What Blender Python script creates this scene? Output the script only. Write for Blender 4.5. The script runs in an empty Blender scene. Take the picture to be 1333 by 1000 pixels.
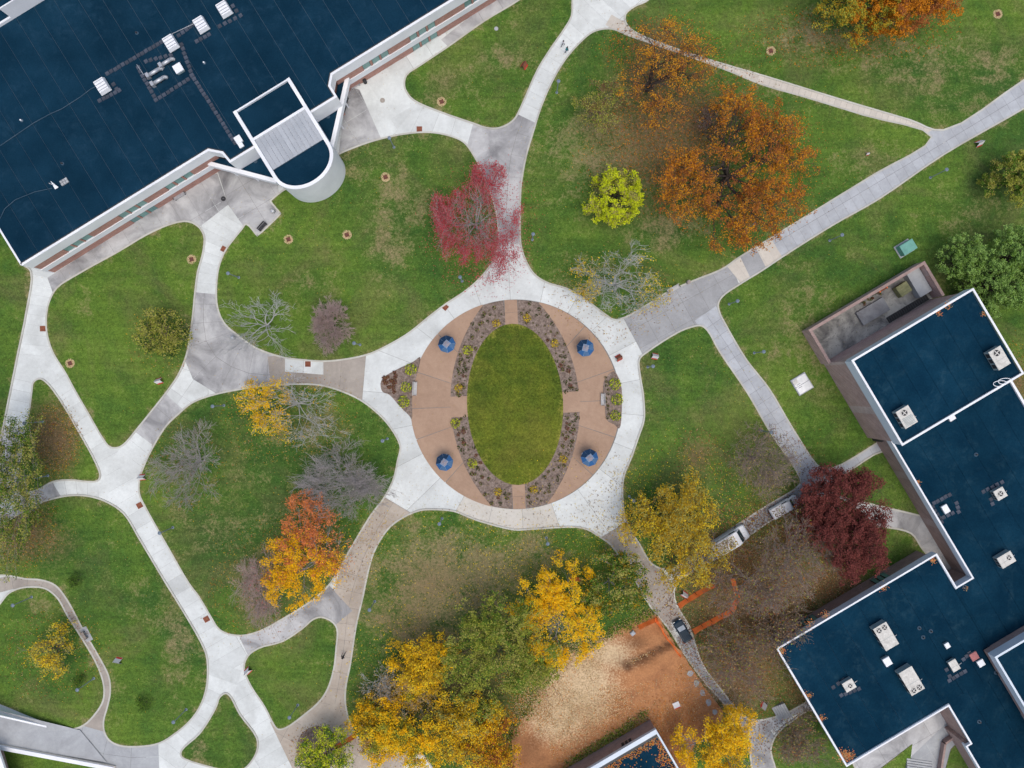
import bpy, bmesh, math, random
import numpy as np
from mathutils import Vector, Matrix, noise
from mathutils.geometry import tessellate_polygon, delaunay_2d_cdt

# ------------------------------------------------------------------ camera, sky, sun, exposure
scn = bpy.context.scene
COL = scn.collection
HC = 120.0                    # drone height above the lawns
S = 0.133                     # metres per photo pixel on the ground
cam_d = bpy.data.cameras.new('camera'); cam = bpy.data.objects.new('camera', cam_d); COL.objects.link(cam)
cam.location = (0, 0, HC); cam.rotation_euler = (0, 0, 0)
cam_d.sensor_width = 36; cam_d.lens = 36 * HC / (1333 * S); cam_d.clip_end = 3000
scn.camera = cam
SUN_EL, SUN_AZ = math.radians(72), math.radians(150)
w = bpy.data.worlds.new('World'); scn.world = w; w.use_nodes = True
nt = w.node_tree; bg = nt.nodes['Background']
sky = nt.nodes.new('ShaderNodeTexSky'); sky.sky_type = 'NISHITA'; sky.sun_disc = False
sky.sun_elevation = SUN_EL; sky.sun_rotation = SUN_AZ; sky.air_density = 1.0; sky.dust_density = 4.0; sky.ozone_density = 0.6
nt.links.new(sky.outputs[0], bg.inputs[0]); bg.inputs[1].default_value = 0.15
sd = bpy.data.lights.new('sun', 'SUN'); sun = bpy.data.objects.new('sun', sd); COL.objects.link(sun)
sd.energy = 1.0; sd.angle = math.radians(55); sd.color = (1.0, 0.96, 0.9)
sun.location = (0, 0, 150); sun.rotation_euler = (math.pi/2 - SUN_EL, 0, math.pi - SUN_AZ)
vs = scn.view_settings; vs.view_transform = 'Standard'; vs.look = 'None'; vs.gamma = 1; vs.use_curve_mapping = False
vs.exposure = 0.36

# ------------------------------------------------------------------ helpers
def P(px, py, z=0.0):
    k = S * (1 - z / HC)
    return Vector(((px - 666.5) * k, (500 - py) * k, z))
def P2(px, py, z=0.0):
    v = P(px, py, z); return (v.x, v.y)
def tag(o, label=None, cat=None, group=None, kind=None):
    if label: o['label'] = label
    if cat: o['category'] = cat
    if group: o['group'] = group
    if kind: o['kind'] = kind
    return o
def link(name, me, mats=None, parent=None, loc=None, rz=0.0):
    o = bpy.data.objects.new(name, me); COL.objects.link(o)
    if mats is not None and me is not None:
        if not isinstance(mats, (list, tuple)): mats = [mats]
        if len(me.materials) == 0:
            for m in mats: me.materials.append(m)
    if parent is not None: o.parent = parent
    if loc is not None: o.location = loc
    if rz: o.rotation_euler.z = rz
    return o
def empty(name, loc=(0, 0, 0), rz=0.0):
    o = bpy.data.objects.new(name, None); COL.objects.link(o); o.location = loc; o.rotation_euler.z = rz
    o.empty_display_size = 0.3
    return o
def copy_tree(o, parent=None):
    c = o.copy(); COL.objects.link(c); c.parent = parent
    for ch in list(o.children): copy_tree(ch, c)
    return c

class MB:
    """collects shapes into one mesh"""
    def __init__(s): s.v = []; s.f = []; s.m = []
    def add(s, vs, fs, mi=0):
        b = len(s.v); s.v += [tuple(x) for x in vs]
        for f in fs: s.f.append(tuple(b + i for i in f)); s.m.append(mi)
        return s
    def box(s, cx, cy, z0, z1, lx, ly, rz=0.0, mi=0, taper=1.0, dz=0.0):
        c, n = math.cos(rz), math.sin(rz); vs = []
        for z, k in ((z0, 1.0), (z1, taper)):
            for a, b in ((-1, -1), (1, -1), (1, 1), (-1, 1)):
                x, y = a*lx/2*k, b*ly/2*k
                vs.append((cx + x*c - y*n, cy + x*n + y*c, z + dz))
        return s.add(vs, [(0,1,5,4), (1,2,6,5), (2,3,7,6), (3,0,4,7), (4,5,6,7), (3,2,1,0)], mi)
    def bbox(s, cx, cy, z0, z1, lx, ly, bev=0.03, rz=0.0, mi=0):
        """box with a chamfered top"""
        c, n = math.cos(rz), math.sin(rz); vs = []
        for z, d in ((z0, 0), (z1 - bev, 0), (z1, bev)):
            for a, b in ((-1, -1), (1, -1), (1, 1), (-1, 1)):
                x, y = a*(lx/2 - d), b*(ly/2 - d)
                vs.append((cx + x*c - y*n, cy + x*n + y*c, z))
        fs = [(3,2,1,0), (8,9,10,11)]
        for k in (0, 4):
            for i in range(4):
                j = (i+1) % 4; fs.append((k+i, k+j, k+4+j, k+4+i))
        return s.add(vs, fs, mi)
    def tube(s, p0, p1, r0, r1=None, n=8, mi=0, caps=True):
        p0, p1 = Vector(p0), Vector(p1); r1 = r0 if r1 is None else r1
        d = (p1 - p0)
        if d.length < 1e-6: return s
        d.normalize(); a = Vector((0, 0, 1)) if abs(d.z) < 0.9 else Vector((1, 0, 0))
        u = d.cross(a).normalized(); v = d.cross(u)
        vs = []
        for p, r in ((p0, r0), (p1, r1)):
            for i in range(n):
                t = 2*math.pi*i/n; vs.append(p + u*math.cos(t)*r + v*math.sin(t)*r)
        fs = [(i, (i+1) % n, n + (i+1) % n, n + i) for i in range(n)]
        if caps: fs += [tuple(range(n-1, -1, -1)), tuple(range(n, 2*n))]
        return s.add(vs, [tuple(reversed(f)) for f in fs], mi)
    def lathe(s, cx, cy, prof, n=16, mi=0):
        vs = []; fs = []
        for r, z in prof:
            for i in range(n):
                t = 2*math.pi*i/n; vs.append((cx + r*math.cos(t), cy + r*math.sin(t), z))
        for k in range(len(prof)-1):
            for i in range(n):
                j = (i+1) % n; fs.append((k*n+i, k*n+j, (k+1)*n+j, (k+1)*n+i))
        fs.append(tuple(range((len(prof)-1)*n, len(prof)*n))); fs.append(tuple(range(n-1, -1, -1)))
        return s.add(vs, fs, mi)
    def prism(s, poly, z0, z1, mi=0, bottom=False):
        """poly: list of (x,y); any simple polygon"""
        a = sum(poly[i][0]*poly[(i+1) % len(poly)][1] - poly[(i+1) % len(poly)][0]*poly[i][1] for i in range(len(poly)))
        if a < 0: poly = poly[::-1]
        n = len(poly)
        vs = [(x, y, z0) for x, y in poly] + [(x, y, z1) for x, y in poly]
        fs = [(i, (i+1) % n, n+(i+1) % n, n+i) for i in range(n)]
        for t in tessellate_polygon([[Vector((x, y, 0)) for x, y in poly]]):
            t = list(t)
            p = [poly[i] for i in t]
            if (p[1][0]-p[0][0])*(p[2][1]-p[0][1]) - (p[2][0]-p[0][0])*(p[1][1]-p[0][1]) < 0: t = t[::-1]
            fs.append(tuple(n+i for i in t))
            if bottom: fs.append(tuple(reversed(t)))
        return s.add(vs, fs, mi)
    def mesh(s, name, smooth=False):
        me = bpy.data.meshes.new(name); me.from_pydata(s.v, [], s.f); me.polygons.foreach_set('material_index', s.m)
        if smooth: me.polygons.foreach_set('use_smooth', [True]*len(s.f))
        me.update(); return me
    def build(s, name, mats, parent=None, loc=None, rz=0.0, smooth=False):
        return link(name, s.mesh(name, smooth), mats, parent, loc, rz)

def fastmesh(name, V, F, mi=None):
    """V (n,3), F (m,k) all faces with k corners"""
    me = bpy.data.meshes.new(name); V = np.asarray(V, np.float32); F = np.asarray(F, np.int32); k = F.shape[1]
    me.vertices.add(len(V)); me.vertices.foreach_set('co', V.ravel())
    me.loops.add(F.size); me.loops.foreach_set('vertex_index', F.ravel())
    me.polygons.add(len(F)); me.polygons.foreach_set('loop_start', np.arange(0, F.size, k, dtype=np.int32))
    if mi is not None: me.polygons.foreach_set('material_index', np.asarray(mi, np.int32))
    me.update(calc_edges=True); return me

# ------------------------------------------------------------------ materials (all procedural)
def N(t, typ, **kw):
    n = t.nodes.new(typ)
    for k, v in kw.items(): setattr(n, k, v)
    return n
def noise_node(t, co, scale, detail=5, rough=0.55, dist=0.0):
    n = N(t, 'ShaderNodeTexNoise'); n.inputs['Scale'].default_value = scale; n.inputs['Detail'].default_value = detail
    n.inputs['Roughness'].default_value = rough; n.inputs['Distortion'].default_value = dist
    t.links.new(co, n.inputs['Vector']); return n.outputs['Fac']
def ramp(t, fac, stops):
    r = N(t, 'ShaderNodeValToRGB'); e = r.color_ramp.elements
    while len(e) < len(stops): e.new(0.5)
    for el, (p, c) in zip(e, stops):
        el.position = p; el.color = (*c, 1) if len(c) == 3 else c
    t.links.new(fac, r.inputs[0]); return r.outputs[0]
def mixc(t, fac, a, b, mode='MIX'):
    m = N(t, 'ShaderNodeMix', data_type='RGBA', blend_type=mode)
    if isinstance(fac, (int, float)): m.inputs[0].default_value = fac
    else: t.links.new(fac, m.inputs[0])
    for i, x in ((6, a), (7, b)):
        if isinstance(x, tuple): m.inputs[i].default_value = (*x[:3], 1)
        else: t.links.new(x, m.inputs[i])
    return m.outputs[2]
def mth(t, op, a, b=0.0, clamp=False):
    m = N(t, 'ShaderNodeMath', operation=op, use_clamp=clamp)
    for i, x in ((0, a), (1, b)):
        if isinstance(x, (int, float)): m.inputs[i].default_value = x
        else: t.links.new(x, m.inputs[i])
    return m.outputs[0]
def sc(c, k): return tuple(min(1, max(0, x*k)) for x in c)
def new_mat(name):
    m = bpy.data.materials.new(name); m.use_nodes = True; t = m.node_tree
    return m, t, t.nodes['Principled BSDF'], N(t, 'ShaderNodeTexCoord').outputs['Object']
def mat(name, c, c2=None, scale=0.5, fine=6.0, fvar=0.12, rough=0.9, metal=0.0, bump=0.0, bscale=12, spec=0.3, pos=(0.35, 0.65), detail=6, isl=0.0):
    m, t, b, co = new_mat(name)
    c2 = c2 or sc(c, 0.8)
    col = ramp(t, noise_node(t, co, scale, detail), [(pos[0], c), (pos[1], c2)])
    if fvar:
        f = ramp(t, noise_node(t, co, fine, 4), [(0.3, (1-fvar,)*3), (0.7, (1+fvar if fvar < 0 else 1.0,)*3)])
        col = mixc(t, 1.0, col, f, 'MULTIPLY')
    if isl:
        g = N(t, 'ShaderNodeObjectInfo').outputs['Random']
        col = mixc(t, 1.0, col, ramp(t, g, [(0, (1-isl,)*3), (1, (1.0,)*3)]), 'MULTIPLY')
    t.links.new(col, b.inputs['Base Color'])
    b.inputs['Roughness'].default_value = rough; b.inputs['Metallic'].default_value = metal; b.inputs['Specular IOR Level'].default_value = spec
    if bump:
        bn = N(t, 'ShaderNodeBump'); bn.inputs['Strength'].default_value = bump; bn.inputs['Distance'].default_value = 0.05
        t.links.new(noise_node(t, co, bscale, 4), bn.inputs['Height']); t.links.new(bn.outputs[0], b.inputs['Normal'])
    return m
def leaf_mat(name, c1, c2, trans=0.3):
    m, t, b, co = new_mat(name)
    g = N(t, 'ShaderNodeNewGeometry').outputs['Random Per Island']
    col = mixc(t, g, c1, c2)
    t.nodes.remove(b); out = t.nodes['Material Output']
    d = N(t, 'ShaderNodeBsdfDiffuse'); tr = N(t, 'ShaderNodeBsdfTranslucent'); mx = N(t, 'ShaderNodeMixShader'); mx.inputs[0].default_value = trans
    t.links.new(col, d.inputs[0]); t.links.new(col, tr.inputs[0]); t.links.new(d.outputs[0], mx.inputs[1]); t.links.new(tr.outputs[0], mx.inputs[2])
    t.links.new(mx.outputs[0], out.inputs[0]); return m
def concrete(name, c, dark, mott=0.5, scale=0.18, isl=0.10, streak=0.0, speck=0.0):
    m, t, b, co = new_mat(name)
    n1 = noise_node(t, co, scale, 7, 0.62, 0.6)
    col = ramp(t, n1, [(0.38, sc(c, 1.0)), (0.38 + 0.34, tuple(c[i]*(1-mott) + dark[i]*mott for i in range(3)))])
    n2 = noise_node(t, co, 1.7, 6, 0.7)
    col = mixc(t, 1.0, col, ramp(t, n2, [(0.25, (0.86,)*3), (0.7, (1,)*3)]), 'MULTIPLY')
    n3 = noise_node(t, co, 14, 3)
    col = mixc(t, 1.0, col, ramp(t, n3, [(0.3, (0.88,)*3), (0.65, (1,)*3)]), 'MULTIPLY')
    if speck:
        n4 = noise_node(t, co, 3.2, 2, 0.5)
        col = mixc(t, ramp(t, n4, [(0.60, (0, 0, 0)), (0.66, (speck,)*3)]), col, dark)
    if isl:
        g = N(t, 'ShaderNodeObjectInfo').outputs['Random']
        col = mixc(t, 1.0, col, ramp(t, g, [(0, (1-isl,)*3), (1, (1.0,)*3)]), 'MULTIPLY')
    t.links.new(col, b.inputs['Base Color']); b.inputs['Roughness'].default_value = 0.92; b.inputs['Specular IOR Level'].default_value = 0.2
    bn = N(t, 'ShaderNodeBump'); bn.inputs['Strength'].default_value = 0.25; bn.inputs['Distance'].default_value = 0.02
    t.links.new(n3, bn.inputs['Height']); t.links.new(bn.outputs[0], b.inputs['Normal'])
    return m

M = {}
M['W'] = concrete('new_concrete', (0.675, 0.71, 0.69), (0.48, 0.50, 0.48), 0.8, isl=0.15)
M['W2'] = concrete('warm_concrete', (0.58, 0.56, 0.50), (0.47, 0.44, 0.38), 0.6)
M['C'] = concrete('cream_concrete', (0.60, 0.56, 0.49), (0.46, 0.42, 0.36), 0.5, speck=0.35)
M['G'] = concrete('old_grey_concrete', (0.52, 0.525, 0.52), (0.17, 0.17, 0.175), 1.0, 0.17)
M['G2'] = concrete('weathered_walk', (0.40, 0.42, 0.43), (0.27, 0.28, 0.29), 0.9, 0.2)
M['B'] = concrete('blue_grey_walk', (0.45, 0.475, 0.50), (0.33, 0.345, 0.36), 0.8, 0.3, speck=0.35)
M['A'] = concrete('aggregate_grey', (0.37, 0.38, 0.385), (0.25, 0.255, 0.26), 0.7, 0.3, speck=0.5)
M['T'] = concrete('tan_aggregate', (0.46, 0.41, 0.345), (0.34, 0.29, 0.235), 0.9, 0.25)
M['T2'] = concrete('tan_grey_walk', (0.38, 0.345, 0.30), (0.27, 0.24, 0.21), 0.9, 0.25)
M['joint'] = mat('joint_filler', (0.20, 0.195, 0.185), (0.16, 0.155, 0.145), 1.0)
M['plaza'] = concrete('brown_plaza_paving', (0.395, 0.272, 0.19), (0.325, 0.215, 0.148), 0.9, 0.3, 0.08)
M['kerb'] = concrete('kerb_concrete', (0.53, 0.53, 0.47), (0.39, 0.375, 0.32), 0.8, 0.3)
M['mulch'] = mat('mulch', (0.30, 0.235, 0.195), (0.17, 0.125, 0.10), 1.6, 4, 0.55, bump=0.6)

def lawn_material(name, hi, lo, dry, leafc, dryness=1.0):
    m, t, b, co = new_mat(name)
    big = noise_node(t, co, 0.035, 4, 0.6, 0.6); mid = noise_node(t, co, 0.28, 6, 0.65, 0.3); fin = noise_node(t, co, 2.6, 6, 0.75); mic = noise_node(t, co, 7.5, 3, 0.7)
    v = mth(t, 'ADD', mth(t, 'MULTIPLY', big, 0.6), mth(t, 'MULTIPLY', mid, 0.4))
    col = ramp(t, v, [(0.40, lo), (0.5, tuple((a+c)/2 for a, c in zip(lo, hi))), (0.60, hi)])
    und = noise_node(t, co, 0.075, 6, 0.68, 0.9); col = mixc(t, ramp(t, und, [(0.48, (0,)*3), (0.68, (0.42,)*3)]), col, tuple(0.55*a + 0.25*b for a, b in zip(dry, leafc)))
    mp = N(t, 'ShaderNodeMapping'); mp.inputs['Rotation'].default_value = (0, 0, -0.56); mp.inputs['Scale'].default_value = (0.05, 0.9, 1); t.links.new(co, mp.inputs[0])
    stk = noise_node(t, mp.outputs[0], 1.0, 4, 0.6, 0.4); col = mixc(t, 1.0, col, ramp(t, stk, [(0.35, (0.88,)*3), (0.65, (1.10, 1.09, 1.05))]), 'MULTIPLY')
    at = N(t, 'ShaderNodeAttribute', attribute_name='dry').outputs['Fac']
    al = N(t, 'ShaderNodeAttribute', attribute_name='litter').outputs['Fac']
    d = mth(t, 'ADD', mth(t, 'MULTIPLY', at, 0.85), mth(t, 'MULTIPLY', mth(t, 'SUBTRACT', mid, 0.5), 1.5))
    d = mth(t, 'ADD', d, mth(t, 'MULTIPLY', mth(t, 'SUBTRACT', fin, 0.5), 1.3))
    df = ramp(t, d, [(0.22, (0, 0, 0)), (0.62, (0.88, 0.88, 0.88))])
    col = mixc(t, df, col, dry)
    l = mth(t, 'ADD', al, mth(t, 'MULTIPLY', mth(t, 'SUBTRACT', fin, 0.5), 1.5))
    col = mixc(t, ramp(t, l, [(0.30, (0, 0, 0)), (0.80, (0.88, 0.88, 0.88))]), col, leafc)
    col = mixc(t, 1.0, col, ramp(t, fin, [(0.30, (0.50,)*3), (0.66, (1.30,)*3)]), 'MULTIPLY')
    col = mixc(t, 1.0, col, ramp(t, mic, [(0.30, (0.55,)*3), (0.68, (1.28,)*3)]), 'MULTIPLY')
    t.links.new(col, b.inputs['Base Color']); b.inputs['Roughness'].default_value = 0.95; b.inputs['Specular IOR Level'].default_value = 0.1
    bn = N(t, 'ShaderNodeBump'); bn.inputs['Strength'].default_value = 0.6; bn.inputs['Distance'].default_value = 0.08
    t.links.new(mic, bn.inputs['Height']); t.links.new(bn.outputs[0], b.inputs['Normal'])
    return m
M['lawn'] = lawn_material('lawn_grass', (0.104, 0.178, 0.026), (0.044, 0.104, 0.020), (0.215, 0.178, 0.092), (0.165, 0.105, 0.058))
M['oval'] = lawn_material('oval_grass', (0.135, 0.160, 0.018), (0.056, 0.092, 0.012), (0.21, 0.20, 0.04), (0.12, 0.07, 0.03))
M['roof'] = mat('navy_membrane', (0.0080, 0.0350, 0.0640), (0.0055, 0.0265, 0.0500), 0.22, 5, 0.25, 0.95, spec=0.0, isl=0.10)
M['roofb'] = mat('teal_membrane', (0.0065, 0.0350, 0.0640), (0.0042, 0.0245, 0.0480), 0.22, 5, 0.28, 0.95, spec=0.0, isl=0.10)
def roof_wear(m, c):
    t = m.node_tree; b = t.nodes['Principled BSDF']; co = N(t, 'ShaderNodeTexCoord').outputs['Object']; old = b.inputs['Base Color'].links[0].from_socket
    a = noise_node(t, co, 0.13, 8, 0.72, 1.6); d = noise_node(t, co, 0.9, 6, 0.7, 0.8); f = mth(t, 'MULTIPLY', ramp(t, a, [(0.48, (0,)*3), (0.70, (1,)*3)]), ramp(t, d, [(0.42, (0,)*3), (0.72, (0.42,)*3)]))
    col = mixc(t, f, old, c); e = noise_node(t, co, 0.05, 3, 0.5); col = mixc(t, 1.0, col, ramp(t, e, [(0.3, (0.78,)*3), (0.7, (1.12,)*3)]), 'MULTIPLY'); t.links.new(col, b.inputs['Base Color'])
roof_wear(M['roof'], (0.035, 0.085, 0.135)); roof_wear(M['roofb'], (0.045, 0.105, 0.135))
M['seam'] = mat('membrane_seam', (0.050, 0.085, 0.120), (0.030, 0.062, 0.095), 0.5)
M['paver'] = mat('roof_paver', (0.075, 0.088, 0.115), (0.045, 0.058, 0.085), 1.0, isl=0.4)
M['white'] = mat('white_panel', (0.72, 0.74, 0.76), (0.64, 0.66, 0.68), 0.3, 6, 0.06, 0.6)
M['bluewhite'] = mat('painted_fascia', (0.56, 0.63, 0.69), (0.50, 0.57, 0.63), 0.3, 6, 0.06, 0.6)
def brick_mat(name, c1, c2, mortar):
    m, t, b, co = new_mat(name)
    geo = N(t, 'ShaderNodeNewGeometry')
    bk = N(t, 'ShaderNodeTexBrick'); bk.inputs['Scale'].default_value = 1.0
    bk.inputs['Color1'].default_value = (*c1, 1); bk.inputs['Color2'].default_value = (*c2, 1); bk.inputs['Mortar'].default_value = (*mortar, 1)
    bk.inputs['Brick Width'].default_value = 0.42; bk.inputs['Row Height'].default_value = 0.16; bk.inputs['Mortar Size'].default_value = 0.016
    sx = N(t, 'ShaderNodeSeparateXYZ'); t.links.new(co, sx.inputs[0]); cx = N(t, 'ShaderNodeCombineXYZ')
    t.links.new(mth(t, 'ADD', mth(t, 'MULTIPLY', sx.outputs[0], 0.85), mth(t, 'MULTIPLY', sx.outputs[1], 0.53)), cx.inputs[0])
    t.links.new(mth(t, 'ADD', sx.outputs[2], mth(t, 'SUBTRACT', mth(t, 'MULTIPLY', sx.outputs[1], 0.85), mth(t, 'MULTIPLY', sx.outputs[0], 0.53))), cx.inputs[1])
    t.links.new(cx.outputs[0], bk.inputs['Vector'])
    col = mixc(t, 1.0, bk.outputs[0], ramp(t, noise_node(t, co, 0.7, 5), [(0.3, (0.8,)*3), (0.7, (1.05,)*3)]), 'MULTIPLY')
    t.links.new(col, b.inputs['Base Color']); b.inputs['Roughness'].default_value = 0.9
    return m
M['brick'] = brick_mat('red_brick', (0.42, 0.19, 0.14), (0.31, 0.135, 0.10), (0.42, 0.35, 0.31))
M['brick2'] = brick_mat('mauve_brick', (0.46, 0.30, 0.26), (0.35, 0.22, 0.19), (0.50, 0.43, 0.40))
M['brick3'] = brick_mat('brown_brick', (0.33, 0.225, 0.195), (0.25, 0.165, 0.145), (0.36, 0.30, 0.28))
M['glass'] = mat('window_glass', (0.16, 0.32, 0.29), (0.10, 0.22, 0.21), 0.4, rough=0.12, spec=0.6)  # pale teal base colour stands in for reflected sky
M['frame'] = mat('dark_frame', (0.035, 0.04, 0.042), rough=0.5)
M['metal_roof'] = mat('standing_seam_metal', (0.40, 0.43, 0.46), (0.34, 0.37, 0.40), 0.4, rough=0.5, isl=0.1)
M['hvac'] = mat('hvac_paint', (0.62, 0.61, 0.56), (0.46, 0.45, 0.41), 1.3, 7, 0.2, rough=0.6)
M['hvac_side'] = mat('hvac_side', (0.26, 0.33, 0.34), (0.20, 0.27, 0.28), 0.8, rough=0.55)
M['dark'] = mat('dark_metal', (0.03, 0.03, 0.033), rough=0.6)
M['steel'] = mat('galvanised', (0.50, 0.52, 0.54), (0.40, 0.42, 0.44), 1.5, rough=0.4, metal=0.5)
M['lampgrey'] = mat('lamp_paint', (0.22, 0.27, 0.32), (0.17, 0.21, 0.25), 2, rough=0.45)
M['globe'] = mat('lamp_globe', (0.17, 0.22, 0.27), rough=0.4)
M['rust'] = mat('rust_red_lid', (0.25, 0.085, 0.045), (0.18, 0.06, 0.035), 1.5)
M['bark'] = mat('dark_bark', (0.075, 0.058, 0.048), (0.05, 0.038, 0.032), 3)
M['twig'] = mat('grey_twigs', (0.40, 0.375, 0.365), (0.29, 0.265, 0.255), 3)
M['pale'] = mat('pale_twigs', (0.50, 0.50, 0.49), (0.38, 0.38, 0.37), 3)
M['pink'] = mat('pinkish_twigs', (0.48, 0.365, 0.335), (0.36, 0.27, 0.25), 3)
M['browntwig'] = mat('brown_twigs', (0.27, 0.205, 0.16), (0.19, 0.145, 0.115), 3)
M['dusky'] = mat('dusky_twigs', (0.30, 0.235, 0.20), (0.21, 0.165, 0.14), 3)
M['wood'] = mat('bench_wood', (0.36, 0.31, 0.28), (0.28, 0.24, 0.21), 2)
M['orange'] = mat('orange_net', (1.0, 0.25, 0.06), (1.0, 0.20, 0.045), 1, rough=0.6)
M['red'] = mat('red_print', (0.60, 0.06, 0.04))
M['signwhite'] = mat('sign_white', (0.72, 0.72, 0.72), rough=0.5)
M['green_box'] = mat('utility_green', (0.13, 0.33, 0.27), (0.10, 0.26, 0.22), 1, rough=0.5)
M['blue1'] = mat('navy_canvas', (0.006, 0.030, 0.075)); M['blue2'] = mat('blue_canvas', (0.022, 0.095, 0.24)); M['blue3'] = mat('pale_blue_canvas', (0.20, 0.33, 0.50)); M['blue4'] = mat('slate_canvas', (0.06, 0.13, 0.24))
M['skin'] = mat('skin', (0.45, 0.27, 0.19)); M['hair'] = mat('dark_hair', (0.02, 0.015, 0.012))
M['tyre'] = mat('tyre', (0.02, 0.02, 0.02)); M['carpaint'] = mat('dark_blue_paint', (0.006, 0.022, 0.040), rough=0.45, spec=0.15, fvar=0.0)
M['vanpaint'] = mat('white_vehicle_paint', (0.66, 0.68, 0.70), rough=0.35, spec=0.5)
M['carglass'] = mat('vehicle_glass', (0.03, 0.05, 0.06), rough=0.08, spec=0.7); M['windscreen'] = mat('windscreen_reflection', (0.50, 0.55, 0.58), rough=0.1, spec=0.8)  # pale windscreen colour has the sky's reflection painted in
M['lens'] = mat('lamp_lens', (0.6, 0.6, 0.58), rough=0.15)
L = {}
for k, a, b in (('gold', (0.97, 0.58, 0.014), (0.66, 0.37, 0.014)), ('yellow', (0.90, 0.66, 0.04), (0.56, 0.42, 0.025)), ('ochre', (0.55, 0.36, 0.03), (0.33, 0.21, 0.02)),
                ('orange', (0.66, 0.27, 0.022), (0.40, 0.14, 0.015)), ('amber', (0.72, 0.36, 0.03), (0.46, 0.20, 0.02)), ('rust', (0.42, 0.16, 0.045), (0.24, 0.085, 0.028)), ('tanleaf', (0.46, 0.33, 0.17), (0.30, 0.21, 0.10)),
                ('brown', (0.24, 0.135, 0.065), (0.13, 0.075, 0.040)), ('crimson', (0.52, 0.05, 0.07), (0.30, 0.035, 0.045)), ('rose', (0.55, 0.16, 0.17), (0.36, 0.09, 0.10)),
                ('maroon', (0.235, 0.070, 0.060), (0.115, 0.036, 0.032)), ('lime', (0.66, 0.72, 0.03), (0.40, 0.47, 0.02)), ('olive', (0.36, 0.38, 0.06), (0.19, 0.22, 0.035)),
                ('green', (0.15, 0.26, 0.035), (0.08, 0.15, 0.022)), ('pine', (0.31, 0.47, 0.13), (0.14, 0.25, 0.06)), ('dkgreen', (0.06, 0.115, 0.025), (0.035, 0.07, 0.016)), ('wine', (0.17, 0.05, 0.045), (0.10, 0.045, 0.032)),
                ('straw', (0.66, 0.52, 0.31), (0.50, 0.38, 0.21)), ('coral', (0.78, 0.27, 0.09), (0.54, 0.17, 0.06)), ('khaki', (0.44, 0.41, 0.11), (0.28, 0.27, 0.07))):
    L[k] = leaf_mat(k + '_leaf', a, b)

# ------------------------------------------------------------------ curves
def catmull(pts, closed=True, sub=5):
    n = len(pts); out = []
    rng = range(n) if closed else range(n-1)
    for i in rng:
        if closed: p = [pts[(i+k-1) % n] for k in range(4)]
        else: p = [pts[max(0, min(n-1, i+k-1))] for k in range(4)]
        p = [np.array(q, float) for q in p]
        t = [0.0]
        for k in range(3): t.append(t[-1] + max(1e-3, np.linalg.norm(p[k+1]-p[k]))**0.5)
        for s in range(sub):
            u = t[1] + (t[2]-t[1])*s/sub
            A1 = p[0]*(t[1]-u)/(t[1]-t[0]) + p[1]*(u-t[0])/(t[1]-t[0]); A2 = p[1]*(t[2]-u)/(t[2]-t[1]) + p[2]*(u-t[1])/(t[2]-t[1])
            A3 = p[2]*(t[3]-u)/(t[3]-t[2]) + p[3]*(u-t[2])/(t[3]-t[2])
            B1 = A1*(t[2]-u)/(t[2]-t[0]) + A2*(u-t[0])/(t[2]-t[0]); B2 = A2*(t[3]-u)/(t[3]-t[1]) + A3*(u-t[1])/(t[3]-t[1])
            out.append(tuple(B1*(t[2]-u)/(t[2]-t[1]) + B2*(u-t[1])/(t[2]-t[1])))
    if not closed: out.append(tuple(pts[-1]))
    return out
def inside(poly, x, y):
    c = False; n = len(poly); j = n-1
    for i in range(n):
        xi, yi = poly[i]; xj, yj = poly[j]
        if (yi > y) != (yj > y) and x < (xj-xi)*(y-yi)/(yj-yi) + xi: c = not c
        j = i
    return c
def np_inside(poly, X, Y):
    c = np.zeros(X.shape, bool); n = len(poly); j = n-1
    for i in range(n):
        xi, yi = poly[i]; xj, yj = poly[j]
        if yi != yj:
            cond = ((yi > Y) != (yj > Y)) & (X < (xj-xi)*(Y-yi)/(yj-yi) + xi); c ^= cond
        j = i
    return c
def blobs(lst, X, Y):
    r = np.zeros(X.shape)
    for bx, by, rx, ry, a in lst: r = np.maximum(r, a*np.exp(-(((X-bx)/rx)**2 + ((Y-by)/ry)**2)*0.9))
    return r
DRY = [(600,740,120,50,.75),(560,800,80,60,.7),(690,720,60,25,.6),(780,200,90,70,.5),(545,700,40,25,.55),(600,715,60,30,.65),(560,765,65,40,.8),(500,805,40,40,.4),(680,705,50,20,.55),(620,780,60,40,.6),(520,265,45,60,.5),(400,370,35,22,.45),(470,225,40,30,.35),(505,320,30,50,.5),
       (590,110,50,25,.45),(650,75,40,25,.45),(560,120,30,20,.4),(770,180,60,60,.4),(760,350,60,30,.3),(870,300,60,30,.5),(1060,45,60,30,.55),(1180,85,90,40,.5),(1290,85,50,45,.45),(1250,140,60,20,.45),(1040,420,40,70,.4),(1250,280,60,40,.3),
       (1060,480,20,60,.4),(235,835,25,60,.55),(190,780,40,30,.35),(230,680,12,60,.35),(300,700,90,50,.3),(50,790,30,20,.4),(260,975,14,12,.7),(150,900,15,30,.35),(330,620,60,40,.25),(420,560,60,40,.3),(1100,500,12,40,.3),(640,20,60,20,.35),(1000,130,30,20,.25),(1130,210,60,25,.35),
       (110,395,14,16,.4),(235,320,14,12,.4),(350,690,60,60,.3),(60,950,40,10,.3)]
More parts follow.
